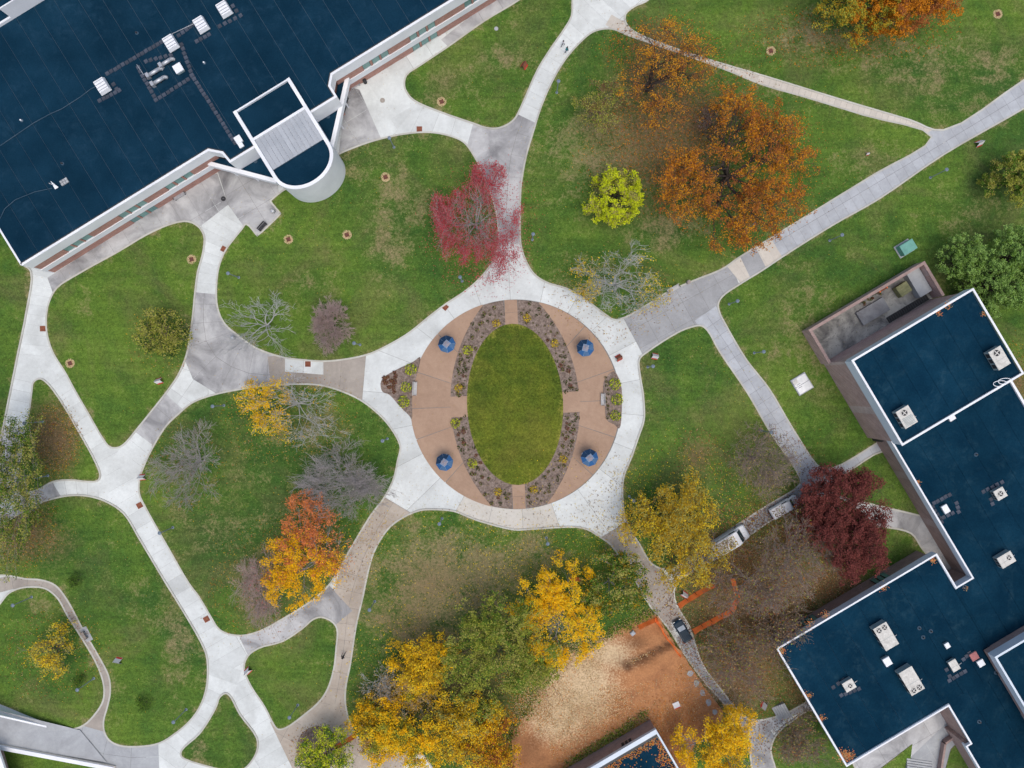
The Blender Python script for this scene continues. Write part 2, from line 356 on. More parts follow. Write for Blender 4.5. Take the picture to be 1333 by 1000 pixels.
LIT = [(870,170,110,100,.7),(960,120,80,40,.4),(520,800,60,60,.45),(560,760,90,50,.45),(1140,50,80,35,.5),(320,590,60,40,.3),(300,660,70,60,.25),(420,600,70,40,.35),(900,160,70,70,.75),(845,110,50,50,.7),(860,60,45,30,.75),(830,200,60,50,.6),(860,275,45,35,.45),(1040,75,40,25,.35),(30,690,45,50,.75),(65,705,45,40,.55),(70,570,40,55,.85),(908,592,22,22,.75),(980,780,100,95,1.0),(960,880,70,60,.9),(1000,625,42,40,.6),(1080,760,70,40,.8),
       (1040,700,60,40,.8),(480,900,30,60,.35),(600,900,110,90,.6),(700,740,80,25,.35),(375,560,50,30,.4),(330,770,30,50,.6),(230,610,40,40,.4),(1240,380,40,20,.4),(1040,900,40,30,.6),(1020,960,60,40,.5),(1280,400,30,40,.4),(240,660,14,40,.3),(60,850,40,35,.2),(430,640,50,40,.3),(390,480,60,20,.2),(780,140,40,40,.4),(1320,500,30,40,.8)]

LZ = 0.16
def sheet(name, poly_px, z, material, step=1.6, skirt=0.12, attrs=True, parent=None, hfun=None):
    """a lawn: outline in photo pixels, filled with a fine grid that carries dryness and litter"""
    poly = [P2(x, y) for x, y in poly_px]
    a = sum(poly[i][0]*poly[(i+1) % len(poly)][1] - poly[(i+1) % len(poly)][0]*poly[i][1] for i in range(len(poly)))
    if a < 0: poly = poly[::-1]
    n = len(poly); xs = [p[0] for p in poly]; ys = [p[1] for p in poly]
    gx, gy = np.meshgrid(np.arange(min(xs)+step/2, max(xs), step), np.arange(min(ys)+step/2, max(ys), step))
    gx = gx.ravel(); gy = gy.ravel(); ins = np_inside(poly, gx, gy)
    pts = [Vector(p) for p in poly] + [Vector((x, y)) for x, y in zip(gx[ins], gy[ins])]
    vo, eo, fo, *_ = delaunay_2d_cdt(pts, [(i, (i+1) % n) for i in range(n)], [list(range(n))], 1, 1e-4)
    V = [(v.x, v.y, z + (hfun(v.x, v.y) if hfun else 0.0)) for v in vo]; F = [tuple(f) for f in fo]
    b = len(V); V += [(x, y, z) for x, y in poly] + [(x, y, z-skirt) for x, y in poly]
    F += [(b+i+n, b+(i+1) % n+n, b+(i+1) % n, b+i) for i in range(n)]
    me = bpy.data.meshes.new(name); me.from_pydata(V, [], F)
    if attrs:
        A = np.array(V); X = A[:, 0]/S + 666.5; Y = 500 - A[:, 1]/S
        for nm, lst in (('dry', DRY), ('litter', LIT)):
            val = blobs(lst, X, Y)
            if nm == 'dry': val[:n] = np.maximum(val[:n], 0.42)
            at = me.attributes.new(nm, 'FLOAT', 'POINT'); at.data.foreach_set('value', val.astype(np.float32))
    me.update()
    return link(name, me, material, parent)

# ------------------------------------------------------------------ ground, pavement
g = MB(); g.add([(-700, -700, -0.06), (700, -700, -0.06), (700, 700, -0.06), (-700, 700, -0.06)], [(0, 1, 2, 3)])
tag(g.build('ground', M['lawn']), kind='structure')
g = MB(); g.prism([P2(-40, 300), P2(420, 60), P2(560, -40), P2(840, -60), P2(900, 0), P2(1400, 60), P2(1400, 160), P2(1150, 330), P2(1000, 560), P2(1120, 640), P2(1300, 760), P2(1300, 1040), P2(-40, 1060)], -0.05, 0.0)
tag(g.build('pavement', M['W']), kind='structure')

PATHN = [0]
def slab_poly(poly, z0, z1, gap, mesh_name='slab'):
    return poly
def shrink(poly, g):
    cx = sum(p[0] for p in poly)/len(poly); cy = sum(p[1] for p in poly)/len(poly); out = []
    for x, y in poly:
        dx, dy = x-cx, y-cy; d = math.hypot(dx, dy) or 1
        out.append((x - dx/d*g, y - dy/d*g))
    return out
def footpath(m, pts, hw, step, across=1, name='footpath', label=None, gap=0.03):
    """a paved strip: base sheet with separate slabs laid across it (hw, step in photo pixels)"""
    i = PATHN[0]; PATHN[0] += 1
    z = 0.004 + i*0.0022
    c = catmull(pts, closed=False, sub=8); c = np.array(c); d = np.r_[0, np.cumsum(np.linalg.norm(np.diff(c, axis=0), axis=1))]
    n = max(1, int(round(d[-1]/step))); t = np.linspace(0, d[-1], n+1)
    cx = np.interp(t, d, c[:, 0]); cy = np.interp(t, d, c[:, 1])
    tx = np.gradient(cx); ty = np.gradient(cy); ln = np.hypot(tx, ty); nx, ny = -ty/ln, tx/ln
    hwv = np.interp(t, np.linspace(0, d[-1], len(hw)), hw) if isinstance(hw, (list, tuple)) else np.full(n+1, hw)
    Lf = [(cx[k]+nx[k]*hwv[k], cy[k]+ny[k]*hwv[k]) for k in range(n+1)]; Rt = [(cx[k]-nx[k]*hwv[k], cy[k]-ny[k]*hwv[k]) for k in range(n+1)]
    g = MB(); vs = []
    for k in range(n+1): vs += [(*P2(*Lf[k]), z), (*P2(*Rt[k]), z)]
    g.add(vs, [(2*k+1, 2*k, 2*k+2, 2*k+3) for k in range(n)])
    base = tag(g.build(name, M['joint']), kind='structure')
    for k in range(n):
        for a in range(across):
            f0, f1 = a/across, (a+1)/across
            q = [tuple(np.array(Lf[k])*(1-f0)+np.array(Rt[k])*f0), tuple(np.array(Lf[k])*(1-f1)+np.array(Rt[k])*f1),
                 tuple(np.array(Lf[k+1])*(1-f1)+np.array(Rt[k+1])*f1), tuple(np.array(Lf[k+1])*(1-f0)+np.array(Rt[k+1])*f0)]
            w_ = [P2(*p) for p in q]
            MB().prism(shrink(w_, gap), z - 0.003, z + 0.012).build('slab', M[m], base)
    return base
def patch(m, poly, cells=None, ang=0.0, name='paved_area', gap=0.03):
    """paved area cut into a grid of slabs (size in px) clipped to a convex outline"""
    i = PATHN[0]; PATHN[0] += 1; z = 0.004 + i*0.0022
    base = tag(MB().prism([P2(*p) for p in poly], z-0.003, z).build(name, M['joint']), kind='structure')
    ca, sa = math.cos(ang), math.sin(ang)
    U = [(x*ca + y*sa, -x*sa + y*ca) for x, y in poly]
    def clip(pl, ax, v, keep):
        out = []
        for k in range(len(pl)):
            p, q = pl[k], pl[(k+1) % len(pl)]; a, b = (p[ax]-v)*keep, (q[ax]-v)*keep
            if a >= 0: out.append(p)
            if (a >= 0) != (b >= 0):
                f = a/(a-b); out.append((p[0]+(q[0]-p[0])*f, p[1]+(q[1]-p[1])*f))
        return out
    u0, u1 = min(p[0] for p in U), max(p[0] for p in U); v0, v1 = min(p[1] for p in U), max(p[1] for p in U)
    cu, cv = cells or (u1-u0+1, v1-v0+1)
    u = u0
    while u < u1 - 1e-3:
        v = v0
        while v < v1 - 1e-3:
            pl = clip(clip(clip(clip(U, 0, u, 1), 0, u+cu, -1), 1, v, 1), 1, v+cv, -1)
            if len(pl) >= 3:
                A = abs(sum(pl[k][0]*pl[(k+1) % len(pl)][1] - pl[(k+1) % len(pl)][0]*pl[k][1] for k in range(len(pl))))/2
                if A > 4:
                    w_ = [P2(x*ca - y*sa, x*sa + y*ca) for x, y in pl]
                    MB().prism(shrink(w_, gap), z-0.002, z+0.012).build('slab', M[m], base)
            v += cv
        u += cu
    return base

RC = (672.0, 526.5)           # centre of the round plaza
# white ring round the plaza, cut by radial joints
base = tag(MB().prism([P2(RC[0]+242*math.cos(a), RC[1]+242*math.sin(a)) for a in np.linspace(0, 2*math.pi, 65)[:-1]], 0.001, 0.004).build('ring_walk', M['joint']), kind='structure')
PATHN[0] += 2
for k in range(22):
    a0, a1 = [math.radians(x) for x in (k*360/22 + 5, (k+1)*360/22 + 5)]
    for (r0, r1) in ((130, 242),):
        pl = [(RC[0]+r0*math.cos(a), RC[1]+r0*math.sin(a)) for a in np.linspace(a0, a1, 4)] + [(RC[0]+r1*math.cos(a), RC[1]+r1*math.sin(a)) for a in np.linspace(a1, a0, 4)]
        mm = 'W2' if 78 < (k+0.5)*360/22 + 5 < 120 else 'W'
        MB().prism(shrink([P2(*p) for p in pl], 0.05), 0.003, 0.0145).build('slab', M[mm], base)
footpath('W', [(64,335),(53,395),(46,440),(42,488)], 30, 13)
footpath('W', [(38,470),(28,515),(18,562)], 17, 13)
footpath('G', [(19,556),(13,590),(4,640)], 16, 22)
footpath('W', [(52,462),(92,523),(120,568),(155,628),(200,706),(250,790),(292,862),(318,908),(352,965),(400,1045)], 30, 20)
footpath('W', [(160,612),(186,578),(206,555)], 20, 19)
footpath('W', [(142,634),(100,635),(72,640)], 15, 15)
footpath('G', [(74,637),(56,648),(30,672),(-30,715)], 14, 22)
footpath('W', [(292,866),(284,890),(262,935),(228,975),(195,1020)], 24, 19)
footpath('G2', [(207,985),(150,985),(90,965),(20,948),(-40,934)], [34,34,28,22,22], 36, 2)
footpath('G', [(190,573),(215,540),(244,510)], 19, 40)
patch('W', [(232,478),(270,490),(272,521),(241,536),(215,512)], (26, 40), 0.6)
footpath('G', [(267,372),(265,420),(275,458),(320,485),(372,488)], [22,28,42,38,34], 24, 2)
footpath('W', [(268,382),(273,345),(286,310),(306,274)], [20,22,28,38], 13)
patch('G', [(62,362),(70,384),(240,296),(262,294),(297,267),(283,226),(262,232)], (24, 40), -0.55)
patch('G', [(283,222),(297,267),(318,296),(337,310),(370,280),(362,246),(362,232),(310,222)], (30, 34), -0.55)
footpath('T2', [(352,494),(410,488),(474,492)], [30,30,34], 32)
patch('W', [(371,464),(421,468),(421,488),(371,484)], (25, 22), 0.07)
footpath('G', [(684,146),(668,190),(660,250),(661,318)], [22,42,38,32], 30, 2)
footpath('G', [(610,172),(640,182),(668,190)], [22,36,36], 28)
footpath('W', [(680,152),(700,112),(728,62),(772,12),(830,-50)], [20,20,24,36,40], 17)
footpath('W', [(455,120),(520,140),(560,160),(612,176)], [60,40,24,18], 24)
patch('W', [(455,118),(600,30),(640,50),(580,75),(530,110),(545,135),(500,190),(470,150)], (30, 30), -0.55)
patch('G', [(440,208),(497,182),(468,117),(452,112)], (34, 40), -0.55)
patch('G', [(574,52),(586,64),(690,2),(740,-40),(690,-40)], (30, 60), -0.55)
footpath('C', [(792,26),(842,53),(930,84),(1045,122),(1125,148),(1232,180)], 8, 8)
footpath('B', [(1400,82),(1225,188),(1100,263),(995,325)], [24,22,22,22], 13, 2)
patch('A', [(808,408),(948,340),(964,374),(944,396),(925,412),(838,464)], (26, 26), -0.5)
footpath('C', [(1008,318),(990,329),(972,340),(953,355)], 22, 12)
patch('A', [(962,332),(983,321),(999,352),(978,365)], None, -0.5)
footpath('B', [(918,408),(940,440),(985,510),(1030,578),(1062,622)], 17, 17, 2)
footpath('B', [(1060,622),(1095,606),(1150,575)], [12,12,12], 22)
footpath('A', [(1080,618),(1030,650),(960,695),(880,745)], 12, 24)
footpath('G', [(1130,662),(1165,678),(1200,695),(1222,735),(1240,764)], [16,17,20,22,22], 22)
footpath('T2', [(798,690),(828,738),(858,785),(880,818)], [18,24,28,18], 18)
patch('W', [(872,812),(885,804),(906,826),(893,842)], None, 0.9)
footpath('G2', [(884,828),(905,860),(940,905),(975,948),(990,975)], [13,15,17,20,24], 16)
footpath('G', [(975,955),(1010,930),(1050,908)], 13, 10)
footpath('G', [(985,965),(1000,1000),(1005,1050)], 18, 18)
footpath('T', [(512,654),(478,715),(456,780),(447,850),(440,895),(428,960)], [30,26,22,24,26,40], 22, 2)
footpath('G', [(318,842),(370,817),(420,785),(436,770)], [18,20,32,34], 24)
patch('T', [(352,940),(380,925),(440,915),(470,950),(500,1040),(400,1040)], (24, 24), 0.5)
patch('T', [(470,975),(540,975),(500,1040),(460,1040)], (24, 24), 0.5)
footpath('T2', [(-40,775),(20,757),(48,758),(68,770),(98,818),(128,865),(140,893),(136,920),(128,950)], [14,9,9,9,9,9,10,11,20], 20)
patch('G', [(1075,1015),(1240,900),(1285,975),(1285,1060),(1075,1060)], (34, 34), -0.53)
patch('G2', [(1180,990),(1255,918),(1270,945),(1240,985),(1230,1010),(1160,1010)], (30, 30), -0.53)

# ------------------------------------------------------------------ lawns
LAWNS = dict(
A=[(75,376),(104,357),(156,328),(195,305),(226,292),(244,289.5),(257,295),(265,307),(264,328),(257,354),(253.5,380),(251,406),(247,437),(242,463),(231,489),(218,508),(200,531),(179,557),(161,578),(153,582),(144,581),(135,570),(117,539),(99,508),(86,484),(70,458),(62.4,432),(62,411),(65,395)],
B=[(440,203),(465,192),(496,182),(528,175.5),(559,173.5),(585,178),(603,186),(616,203),(626,223),(640,258),(647,290),(647,319),(642,338),(624,362),(603,380),(579.5,395.5),(559,411),(533,432),(512,445),(486,458),(470,463),(442,468),(418,469.5),(397,468),(371.5,465),(345,457),(330,450),(312,437),(294,421.5),(284.6,401),(283,375),(286,349),(294,328),(307,310),(316,299),(321,293),(335,308),(335.5,308),(366,279),(366,278),(353.5,262),(354,261.5),(368,250),(395,235),(425,215)],
C=[(678,0),(632,28),(581,64),(548,86),(530,99),(527.5,112),(531.5,122),(540.5,131),(574,145.5),(616,160),(634,166),(650,166),(668,156),(678,138),(699,91),(717,62),(735,36),(743,21),(744,0),(745,-40),(735,-45)],
D=[(787,39),(772,43),(756,56),(735,80.5),(717,112),(704,143),(696,169),(686,203),(679.5,239),(678,262),(677.7,289),(678.7,317.5),(684.7,338),(696,356.5),(712,367),(738,375),(756,385),(774,398),(790,410),(800,415.5),(813,412.5),(842,396),(868,380),(909,362),(930,354),(943,347.5),(961.5,334.5),(1000,311),(1081,261),(1138,226),(1211,179),(1123,151),(1045,127),(993,112),(941,91),(842,56),(816,47),(800,40)],
E=[(846,0),(826,10),(815,19.5),(815,28.5),(821,37.5),(842,49),(920,76.5),(993,98),(1097,130),(1185,156),(1227,169),(1333,103),(1420,50),(1420,-80),(900,-80)],
F=[(1420,88),(1333,142),(1227,203),(1144,260),(1084,294),(1016,337),(993,352.5),(961.5,372),(941,386.5),(935.5,396),(937,406),(946,424),(972,468),(1001,505),(1032,557),(1063,604),(1068,607),(1083,608.5),(1139,577),(1165,560),(1300,560),(1420,560)],
G=[(1092,621),(1102,616),(1150,588),(1165,595),(1200,650),(1205,672),(1196,670),(1141,657),(1110,650),(1085,640)],
H=[(1085,645),(1141,686),(1152,687),(1185,695),(1198,713),(1216,740),(1216,790),(1110,860),(1060,905),(1040,918),(1015,930),(975,935),(940,898),(915,864),(905,836),(898,815),(882,788),(878,772),(884,755),(910,742),(960,708),(1030,663)],
I=[(843,459),(833,468),(834,489),(837.5,510),(839,526),(839,547),(831.5,570),(822.5,596),(813,619.5),(811,640),(813,666),(818.5,684.5),(832,706),(850,734),(872,740),(900,722),(959,682),(1000,656),(1040,630),(1040,622),(1001,562),(972,512),(935.5,458),(920,431),(912,425),(899,427),(881,434.5)],
J=[(268,518),(249.5,526),(234,539),(218,554.5),(201.5,580.5),(190,604),(183,625),(183,643),(190,658.5),(216,705),(247,758.5),(260,776),(275.5,802),(286,818),(299,824.5),(317,826),(338,820.5),(369,804),(408,779),(430,758),(455,715),(483,669),(499,648),(512,622),(517,599),(520.5,583),(516,570),(501.5,549),(486,534),(468,521),(444,510),(418,502.5),(385,501),(340,504),(300,510)],
K=[(565,664),(548,665),(527.5,673),(509,686),(496,703),(486,723.5),(479,750),(473,779),(465,813),(457,865),(451,896),(451,917),(456,938),(464,955),(482,972),(540,972),(600,1040),(760,1040),(880,1040),(968,1040),(975,980),(948,925),(918,890),(890,852),(872,822),(846,790),(826,756),(809.5,729),(803,721),(792.5,708),(777,697.5),(766.5,691),(751,687),(686,690),(670,690.5),(624,679),(608,673),(590,666)],
L=[(418,804),(431,809),(438,818),(437,844),(434,870),(426,896),(416,911.5),(395,930),(371.5,946.5),(362.5,948),(357,941.5),(345.5,919),(330,896),(322,880),(319,867),(324,854),(338,844),(369,835),(395,818),(408,807)],
M=[(294,903),(287,908),(283,919),(273,937.5),(260,956),(238,976.5),(237,983),(242,987),(286,1000),(302,1003),(317,1000),(327.5,989.5),(334,976.5),(334,961),(312,930),(299,906)],
N=[(49,657),(78,648),(99,645.5),(119.5,647.5),(140,654.5),(161,669),(182,703),(213,755),(234,789),(260,833.5),(268,852),(270,870),(268,896),(260,919),(247,937.5),(229,953),(208,966),(182,970.5),(156,969),(143,962),(137,950.5),(136.5,937.5),(141.5,919),(145,901),(143,880),(130,854),(109,818),(88,779),(73,761),(54.5,754),(34,752.5),(10,748),(-60,745),(-60,735),(-10,692),(20,673)],
O=[(44,764.7),(28.6,766),(13,772.5),(0,788),(-40,830),(-60,900),(-40,905),(0,916),(40,933),(70,946.5),(91,948.5),(109,943),(125,927),(134,911.5),(135,893),(127,867),(106.5,831),(88,802),(75,779),(60,767)],
P=[(53,494),(45,498),(43,510),(39,539),(34,560),(30,586),(24,618),(22,636),(34,640),(49,637),(70,626),(94,624),(114,626),(127,625),(130,619.5),(125,604),(104,565),(78,521),(62,500)],
Q=[(40,354),(34,406),(23.5,458),(13,510),(4,555),(-8,610),(-20,660),(-80,680),(-80,280),(0,300),(30,345)],
U=[(1012,955),(1030,940),(1056,925),(1075,945),(1112,1000),(1110,1050),(1022,1050),(1010,1000),(1004,975)],
R=[(30,975),(80,985),(150,1003),(170,1040),(-60,1040),(-60,960)])
for k, pts in LAWNS.items():
    ol = catmull(pts, True, 4)
    o = tag(sheet('lawn', ol, LZ, M['lawn']), kind='structure')
    # pale concrete edging along the lawn
    w_ = np.array([P2(*p) for p in ol]); nx_ = np.roll(w_, -1, 0) - np.roll(w_, 1, 0); ln = np.hypot(nx_[:, 0], nx_[:, 1])[:, None] + 1e-6
    a = np.sum(w_[:, 0]*np.roll(w_[:, 1], -1) - np.roll(w_[:, 0], -1)*w_[:, 1])
    nrm = np.c_[nx_[:, 1], -nx_[:, 0]]/ln*(1 if a > 0 else -1)
    q = MB(); n = len(w_); vs = []
    for i in range(n):
        o2 = w_[i] + nrm[i]*0.26; i2 = w_[i] - nrm[i]*0.02
        vs += [(i2[0], i2[1], LZ+0.006), (o2[0], o2[1], LZ+0.006), (o2[0], o2[1], 0.0)]
    fs = []
    for i in range(n):
        j = (i+1) % n; fs += [(3*i, 3*i+1, 3*j+1, 3*j) if a < 0 else (3*j, 3*j+1, 3*i+1, 3*i), (3*i+1, 3*i+2, 3*j+2, 3*j+1) if a < 0 else (3*j+1, 3*j+2, 3*i+2, 3*i+1)]
    q.add(vs, fs).build('kerb', M['kerb'], o)

# bare round bed with a small tree near the lower walk
bed = [(414+28*math.cos(t), 974+29*math.sin(t)) for t in np.linspace(0, 2*math.pi, 29)[:-1]]
tag(sheet('planting_bed', bed, 0.14, M['mulch'], attrs=False), kind='structure')

# ------------------------------------------------------------------ round plaza
TH = math.radians(-2.4)
def PL(r, a):                 # polar point of the plaza in px (a measured in the plaza's own tilted frame)
    return (RC[0] - 1.5 + r*math.cos(a + TH), RC[1] + r*math.sin(a + TH))
def ell(a_, b_): return lambda t: 1/math.sqrt((math.cos(t)/a_)**2 + (math.sin(t)/b_)**2)
r_lawn = ell(62.5, 105); RD = 136.5
def r_bed(t): c = abs(math.cos(t)); return -118.8*c + math.sqrt((118.8*c)**2 + 27015)
disc = tag(MB().prism([P2(RC[0]+RD*math.cos(a), RC[1]+RD*math.sin(a)) for a in np.linspace(0, 2*math.pi, 97)[:-1]], 0.0, 0.03).build('plaza', M['joint']), kind='structure')
def polar_poly(fin, fout, a0, a1, n=14):
    A = np.linspace(a0, a1, n)
    return [PL(fin(a), a) for a in A] + [PL(fout(a), a) for a in A[::-1]]
acr = math.radians(74.6)        # the bed ellipse meets the disc at about this angle
for base_a in (0, math.pi):
    cuts = [-acr, -0.80, -0.30, 0.0, 0.36, 0.78, acr]
    for c0, c1 in zip(cuts[:-1], cuts[1:]):
        pl = polar_poly(lambda t: min(r_bed(t), RD-0.5), lambda t: RD, base_a + c0 + 0.003, base_a + c1 - 0.003)
        MB().prism([P2(*p) for p in pl], 0.0, 0.052).build('paving_slab', M['plaza'], disc)
beds = []
for c0, c1 in ((0.16, 1.50), (1.64, 2.98), (3.30, 4.64), (4.78, 6.12)):
    pl = polar_poly(lambda t: r_lawn(t), lambda t: min(r_bed(t), RD-0.6), c0, c1, 22)
    beds.append(pl); tag(sheet('planting_bed', pl, 0.075, M['mulch'], attrs=False, step=1.0, skirt=0.07), kind='structure')
for a, hw in ((0.0, 13.5), (math.pi, 13.5), (math.pi/2, 8.2), (-math.pi/2, 8.2)):
    r0 = r_lawn(a) - 2.0; r1 = (r_bed(a) + 0.3) if abs(math.cos(a)) > .5 else RD - 0.3
    for f0, f1 in ((0, 1),) if hw > 10 else ((0, .5), (.5, 1)):
        ra, rb = r0 + (r1-r0)*f0 + 0.15, r0 + (r1-r0)*f1 - 0.15
        d = (math.cos(a+TH), math.sin(a+TH)); e = (-d[1], d[0]); c = (RC[0]-1.5, RC[1])
        pl = [(c[0]+d[0]*r+e[0]*s*hw, c[1]+d[1]*r+e[1]*s*hw) for r, s in ((ra, -1), (rb, -1), (rb, 1), (ra, 1))]
        MB().prism([P2(*p) for p in pl], 0.0, 0.088).build('paving_slab', M['plaza'], disc)
tag(sheet('oval_lawn', [PL(r_lawn(t), t) for t in np.linspace(0, 2*math.pi, 73)[:-1]], 0.11, M['oval']), kind='structure')
bedL = catmull([(547,465),(538,471),(517,481),(499,492),(495.6,499.5),(498,510),(507,514),(520,528.6),(533,541.6),(536,546),(536.7,515),(539,500),(543,487)], True, 4)
bedR = catmull([(800,484),(795,485),(786,497),(785,510),(787,526),(790,547),(800,553),(806,558),(809.5,526),(808,500)], True, 4)
for b_ in (bedL, bedR): tag(sheet('planting_bed', b_, 0.095, M['mulch'], attrs=False, step=1.0, skirt=0.09), kind='structure')

# ------------------------------------------------------------------ buildings
class Frame:
    """building axes laid out in ground pixels: u along, v across, both measured from the photo centre"""
    def __init__(s, e, n): s.e = e; s.n = n
    def __call__(s, u, v):
        return ((s.e[0]*u + s.n[0]*v)*S, -(s.e[1]*u + s.n[1]*v)*S)
    @property
    def rot(s): return math.atan2(-s.e[1], s.e[0])
F1 = Frame((.8517, -.5240), (-.5240, -.8517))      # u to the upper right, v = distance away from the plaza
F2 = Frame((.8600, -.5100), (.5100, .8600))
def rect(F, u0, u1, v0, v1): return [F(u0, v0), F(u1, v0), F(u1, v1), F(u0, v1)]
def pnl(F, u0, u1, v0, v1, z0, z1, name, m, parent): return MB().prism(rect(F, u0, u1, v0, v1), z0, z1, bottom=True).build(name, m, parent)
def wallrun(F, pts, t, z0, z1, name, m, parent, closed=False):
    """a band that follows an outline (u,v px), t px thick to its left"""
    k = MB(); n = len(pts)
    for i in range(n if closed else n-1):
        a, b = pts[i], pts[(i+1) % n]; d = (b[0]-a[0], b[1]-a[1]); l = math.hypot(*d); d = (d[0]/l, d[1]/l); nn = (-d[1]*t, d[0]*t)
        ex = abs(t)*0.98
        a2 = (a[0]-d[0]*0, a[1]-d[1]*0); b2 = (b[0]+d[0]*0, b[1]+d[1]*0)
        k.prism([F(*a2), F(*b2), F(b2[0]+nn[0], b2[1]+nn[1]), F(a2[0]+nn[0], a2[1]+nn[1])], z0, z1, bottom=True)
    return k.build(name, m, parent)
def band(F, pts, out, inn, z0, z1, name, m, parent, closed=False, sgn=1):
    """mitred band along a polyline: from `inn` px inside to `out` px outside"""
    n = len(pts); P_ = [np.array(p, float) for p in pts]; O, I = [], []
    for i in range(n):
        p0 = P_[i-1] if (closed or i > 0) else None; p1 = P_[(i+1) % n] if (closed or i < n-1) else None
        ds = []
        if p0 is not None: d = P_[i]-p0; ds.append(d/np.linalg.norm(d))
        if p1 is not None: d = p1-P_[i]; ds.append(d/np.linalg.norm(d))
        ns = [np.array((d[1], -d[0]))*sgn for d in ds]; m_ = sum(ns); m_ = m_/np.linalg.norm(m_); m_ = m_/max(0.35, float(m_ @ ns[0]))
        O.append(P_[i]+m_*out); I.append(P_[i]-m_*inn)
    k = MB()
    for i in range(n if closed else n-1):
        j = (i+1) % n; k.prism([F(*O[i]), F(*O[j]), F(*I[j]), F(*I[i])], z0, z1, bottom=True)
    return k.build(name, m, parent)

# --- long academic building, upper left
Z1 = 8.0
b1 = empty('academic_building', (*F1(-150, 480), 0)); tag(b1, 'long low brick building with navy flat roof and rounded white stair tower', 'building')
def child(o, root):
    o.parent = root; o.matrix_parent_inverse = Matrix.Translation(-root.location) if root.rotation_euler.z == 0 else root.matrix_world.inverted()
    return o
R1 = [(-432, 1000), (-432, 436), (-165, 436), (-152, 424), (-150, 410), (0.5, 410), (0.5, 425), (10.5, 436), (420, 436), (420, 1000)]
body = MB().prism([F1(*p) for p in [(-431, 1000), (-431, 438), (-164, 438), (-151, 426), (-149, 412), (-0.5, 412), (-0.5, 426), (9.5, 438), (419, 438), (419, 1000)]], 0, Z1-0.35).build('wall', M['brick'], None); child(body, b1)
roof1 = child(MB().prism([F1(*p) for p in R1], Z1-0.3, Z1-0.1).build('roof', M['seam'], None), b1)
# membrane sheets
def clip_u(pl, v, keep):
    out = []
    for k in range(len(pl)):
        p, q = pl[k], pl[(k+1) % len(pl)]; a, b = (p[0]-v)*keep, (q[0]-v)*keep
        if a >= 0: out.append(p)
        if (a >= 0) != (b >= 0): f = a/(a-b); out.append((p[0]+(q[0]-p[0])*f, p[1]+(q[1]-p[1])*f))
    return out
def sub(o, parent): o.parent = parent; return o
u = -432
while u < 420:
    pl = clip_u(clip_u(R1, u + 0.22, 1), u + 25.0, -1)
    if len(pl) > 2: sub(MB().prism([F1(*p) for p in pl], Z1-0.12, Z1-0.04).build('membrane_sheet', M['roof'], None), roof1)
    u += 25.3
face = R1[1:9]
for nm, z0, z1, o_, i_ in (('fascia', 5.55, 8.0, 1.6, 1.2), ('floor_band', 2.05, 3.45, 1.5, 1.0)):
    for seg in (face[0:2], face[6:8]) if nm == 'floor_band' else (face,):
        child(band(F1, seg, o_, i_, z0, z1, nm, M['white'], None), b1)
child(band(F1, face[2:6], 1.3, 1.0, 4.0, 5.55, 'lower_fascia', M['white'], None), b1)
child(band(F1, [R1[0], R1[1]], 1.0, 1.2, 0, 8.0, 'end_fascia', M['white'], None), b1)
child(band(F1, face, -1.25, 2.3, Z1-0.05, Z1+0.06, 'roof_edge_trim', M['frame'], None), b1)
# brick panels and windows of both floors
wu = [(-384, 0), (-371, 0), (-358, 0), (-303, 1), (-290, 1), (-277, 1), (-235, 0), (-221.5, 0), (-208.5, 0), (54, 0), (67.7, 0), (80.7, 0), (123, 1), (136.3, 1), (149.5, 1), (203.4, 0), (216.5, 0), (230, 0), (275, 1), (288, 1), (301, 1)]
def windows(zz0, zz1, sel, span):
    cur = span[0]
    for u, lo in sorted(sel) + [(span[1] + 5.5, 0)]:
        if u - 5.4 > cur + 0.3: child(pnl(F1, cur, min(u - 5.4, span[1]), 435.6, 437.8, zz0, zz1, 'brick_panel', M['brick'], None), b1)
        if u < span[1]:
            fr = child(pnl(F1, u - 5.4, u + 5.4, 436.6, 437.6, zz0, zz1, 'window', M['frame'], None), b1)
            sub(pnl(F1, u - 4.9, u + 4.9, 436.1, 436.7, zz0 + 0.10, zz1 - 0.06, 'pane', M['glass'], None), fr)
        cur = u + 5.4
for sp in ((-431, -165), (11, 419)):
    windows(3.45, 5.6, [x for x in wu if sp[0] < x[0] < sp[1]], sp)
    windows(0.0, 2.1, [x for x in wu if sp[0] < x[0] < sp[1] and x[1]], sp)
# low entrance canopies beside the tower
for nm, pl in (('entrance_canopy', [(-180, 436), (-119, 372), (-104, 410), (-150, 411), (-152, 424), (-165, 436)]), ('entrance_canopy', [(26, 436), (-36.5, 372), (-45, 410), (0.5, 411), (0.5, 425), (10.5, 436)])):
    c = child(MB().prism([F1(*p) for p in pl], 3.4, 3.9, bottom=True).build(nm, M['roof'], None), b1)
    child(band(F1, pl[:2], 2.0, 3.2, 3.0, 4.25, 'canopy_parapet', M['white'], None, sgn=1 if pl[0][0] < -100 else -1), b1)
    a, b = pl[0], pl[1]
    for f in (0.3, 0.62):
        q = (a[0]*(1-f)+b[0]*f, a[1]*(1-f)+b[1]*f)
        child(MB().lathe(*F1(q[0] + (14 if q[0] < -60 else -8), q[1] + 12), [(0.35, 3.9), (0.35, 3.96), (0.2, 3.96)], 12).build('roof_drain', M['seam'], None), b1)
        child(MB().prism(rect(F1, q[0]-1, q[0]+1, q[1]+1, q[1]+3), 0, 3.1).build('column', M['white'], None), b1)
child(MB().prism([F1(*p) for p in [(-170, 428), (-125, 392), (-110, 412), (-149, 413)]], 0, 3.3).build('glazed_lobby', M['frame'], None), b1)
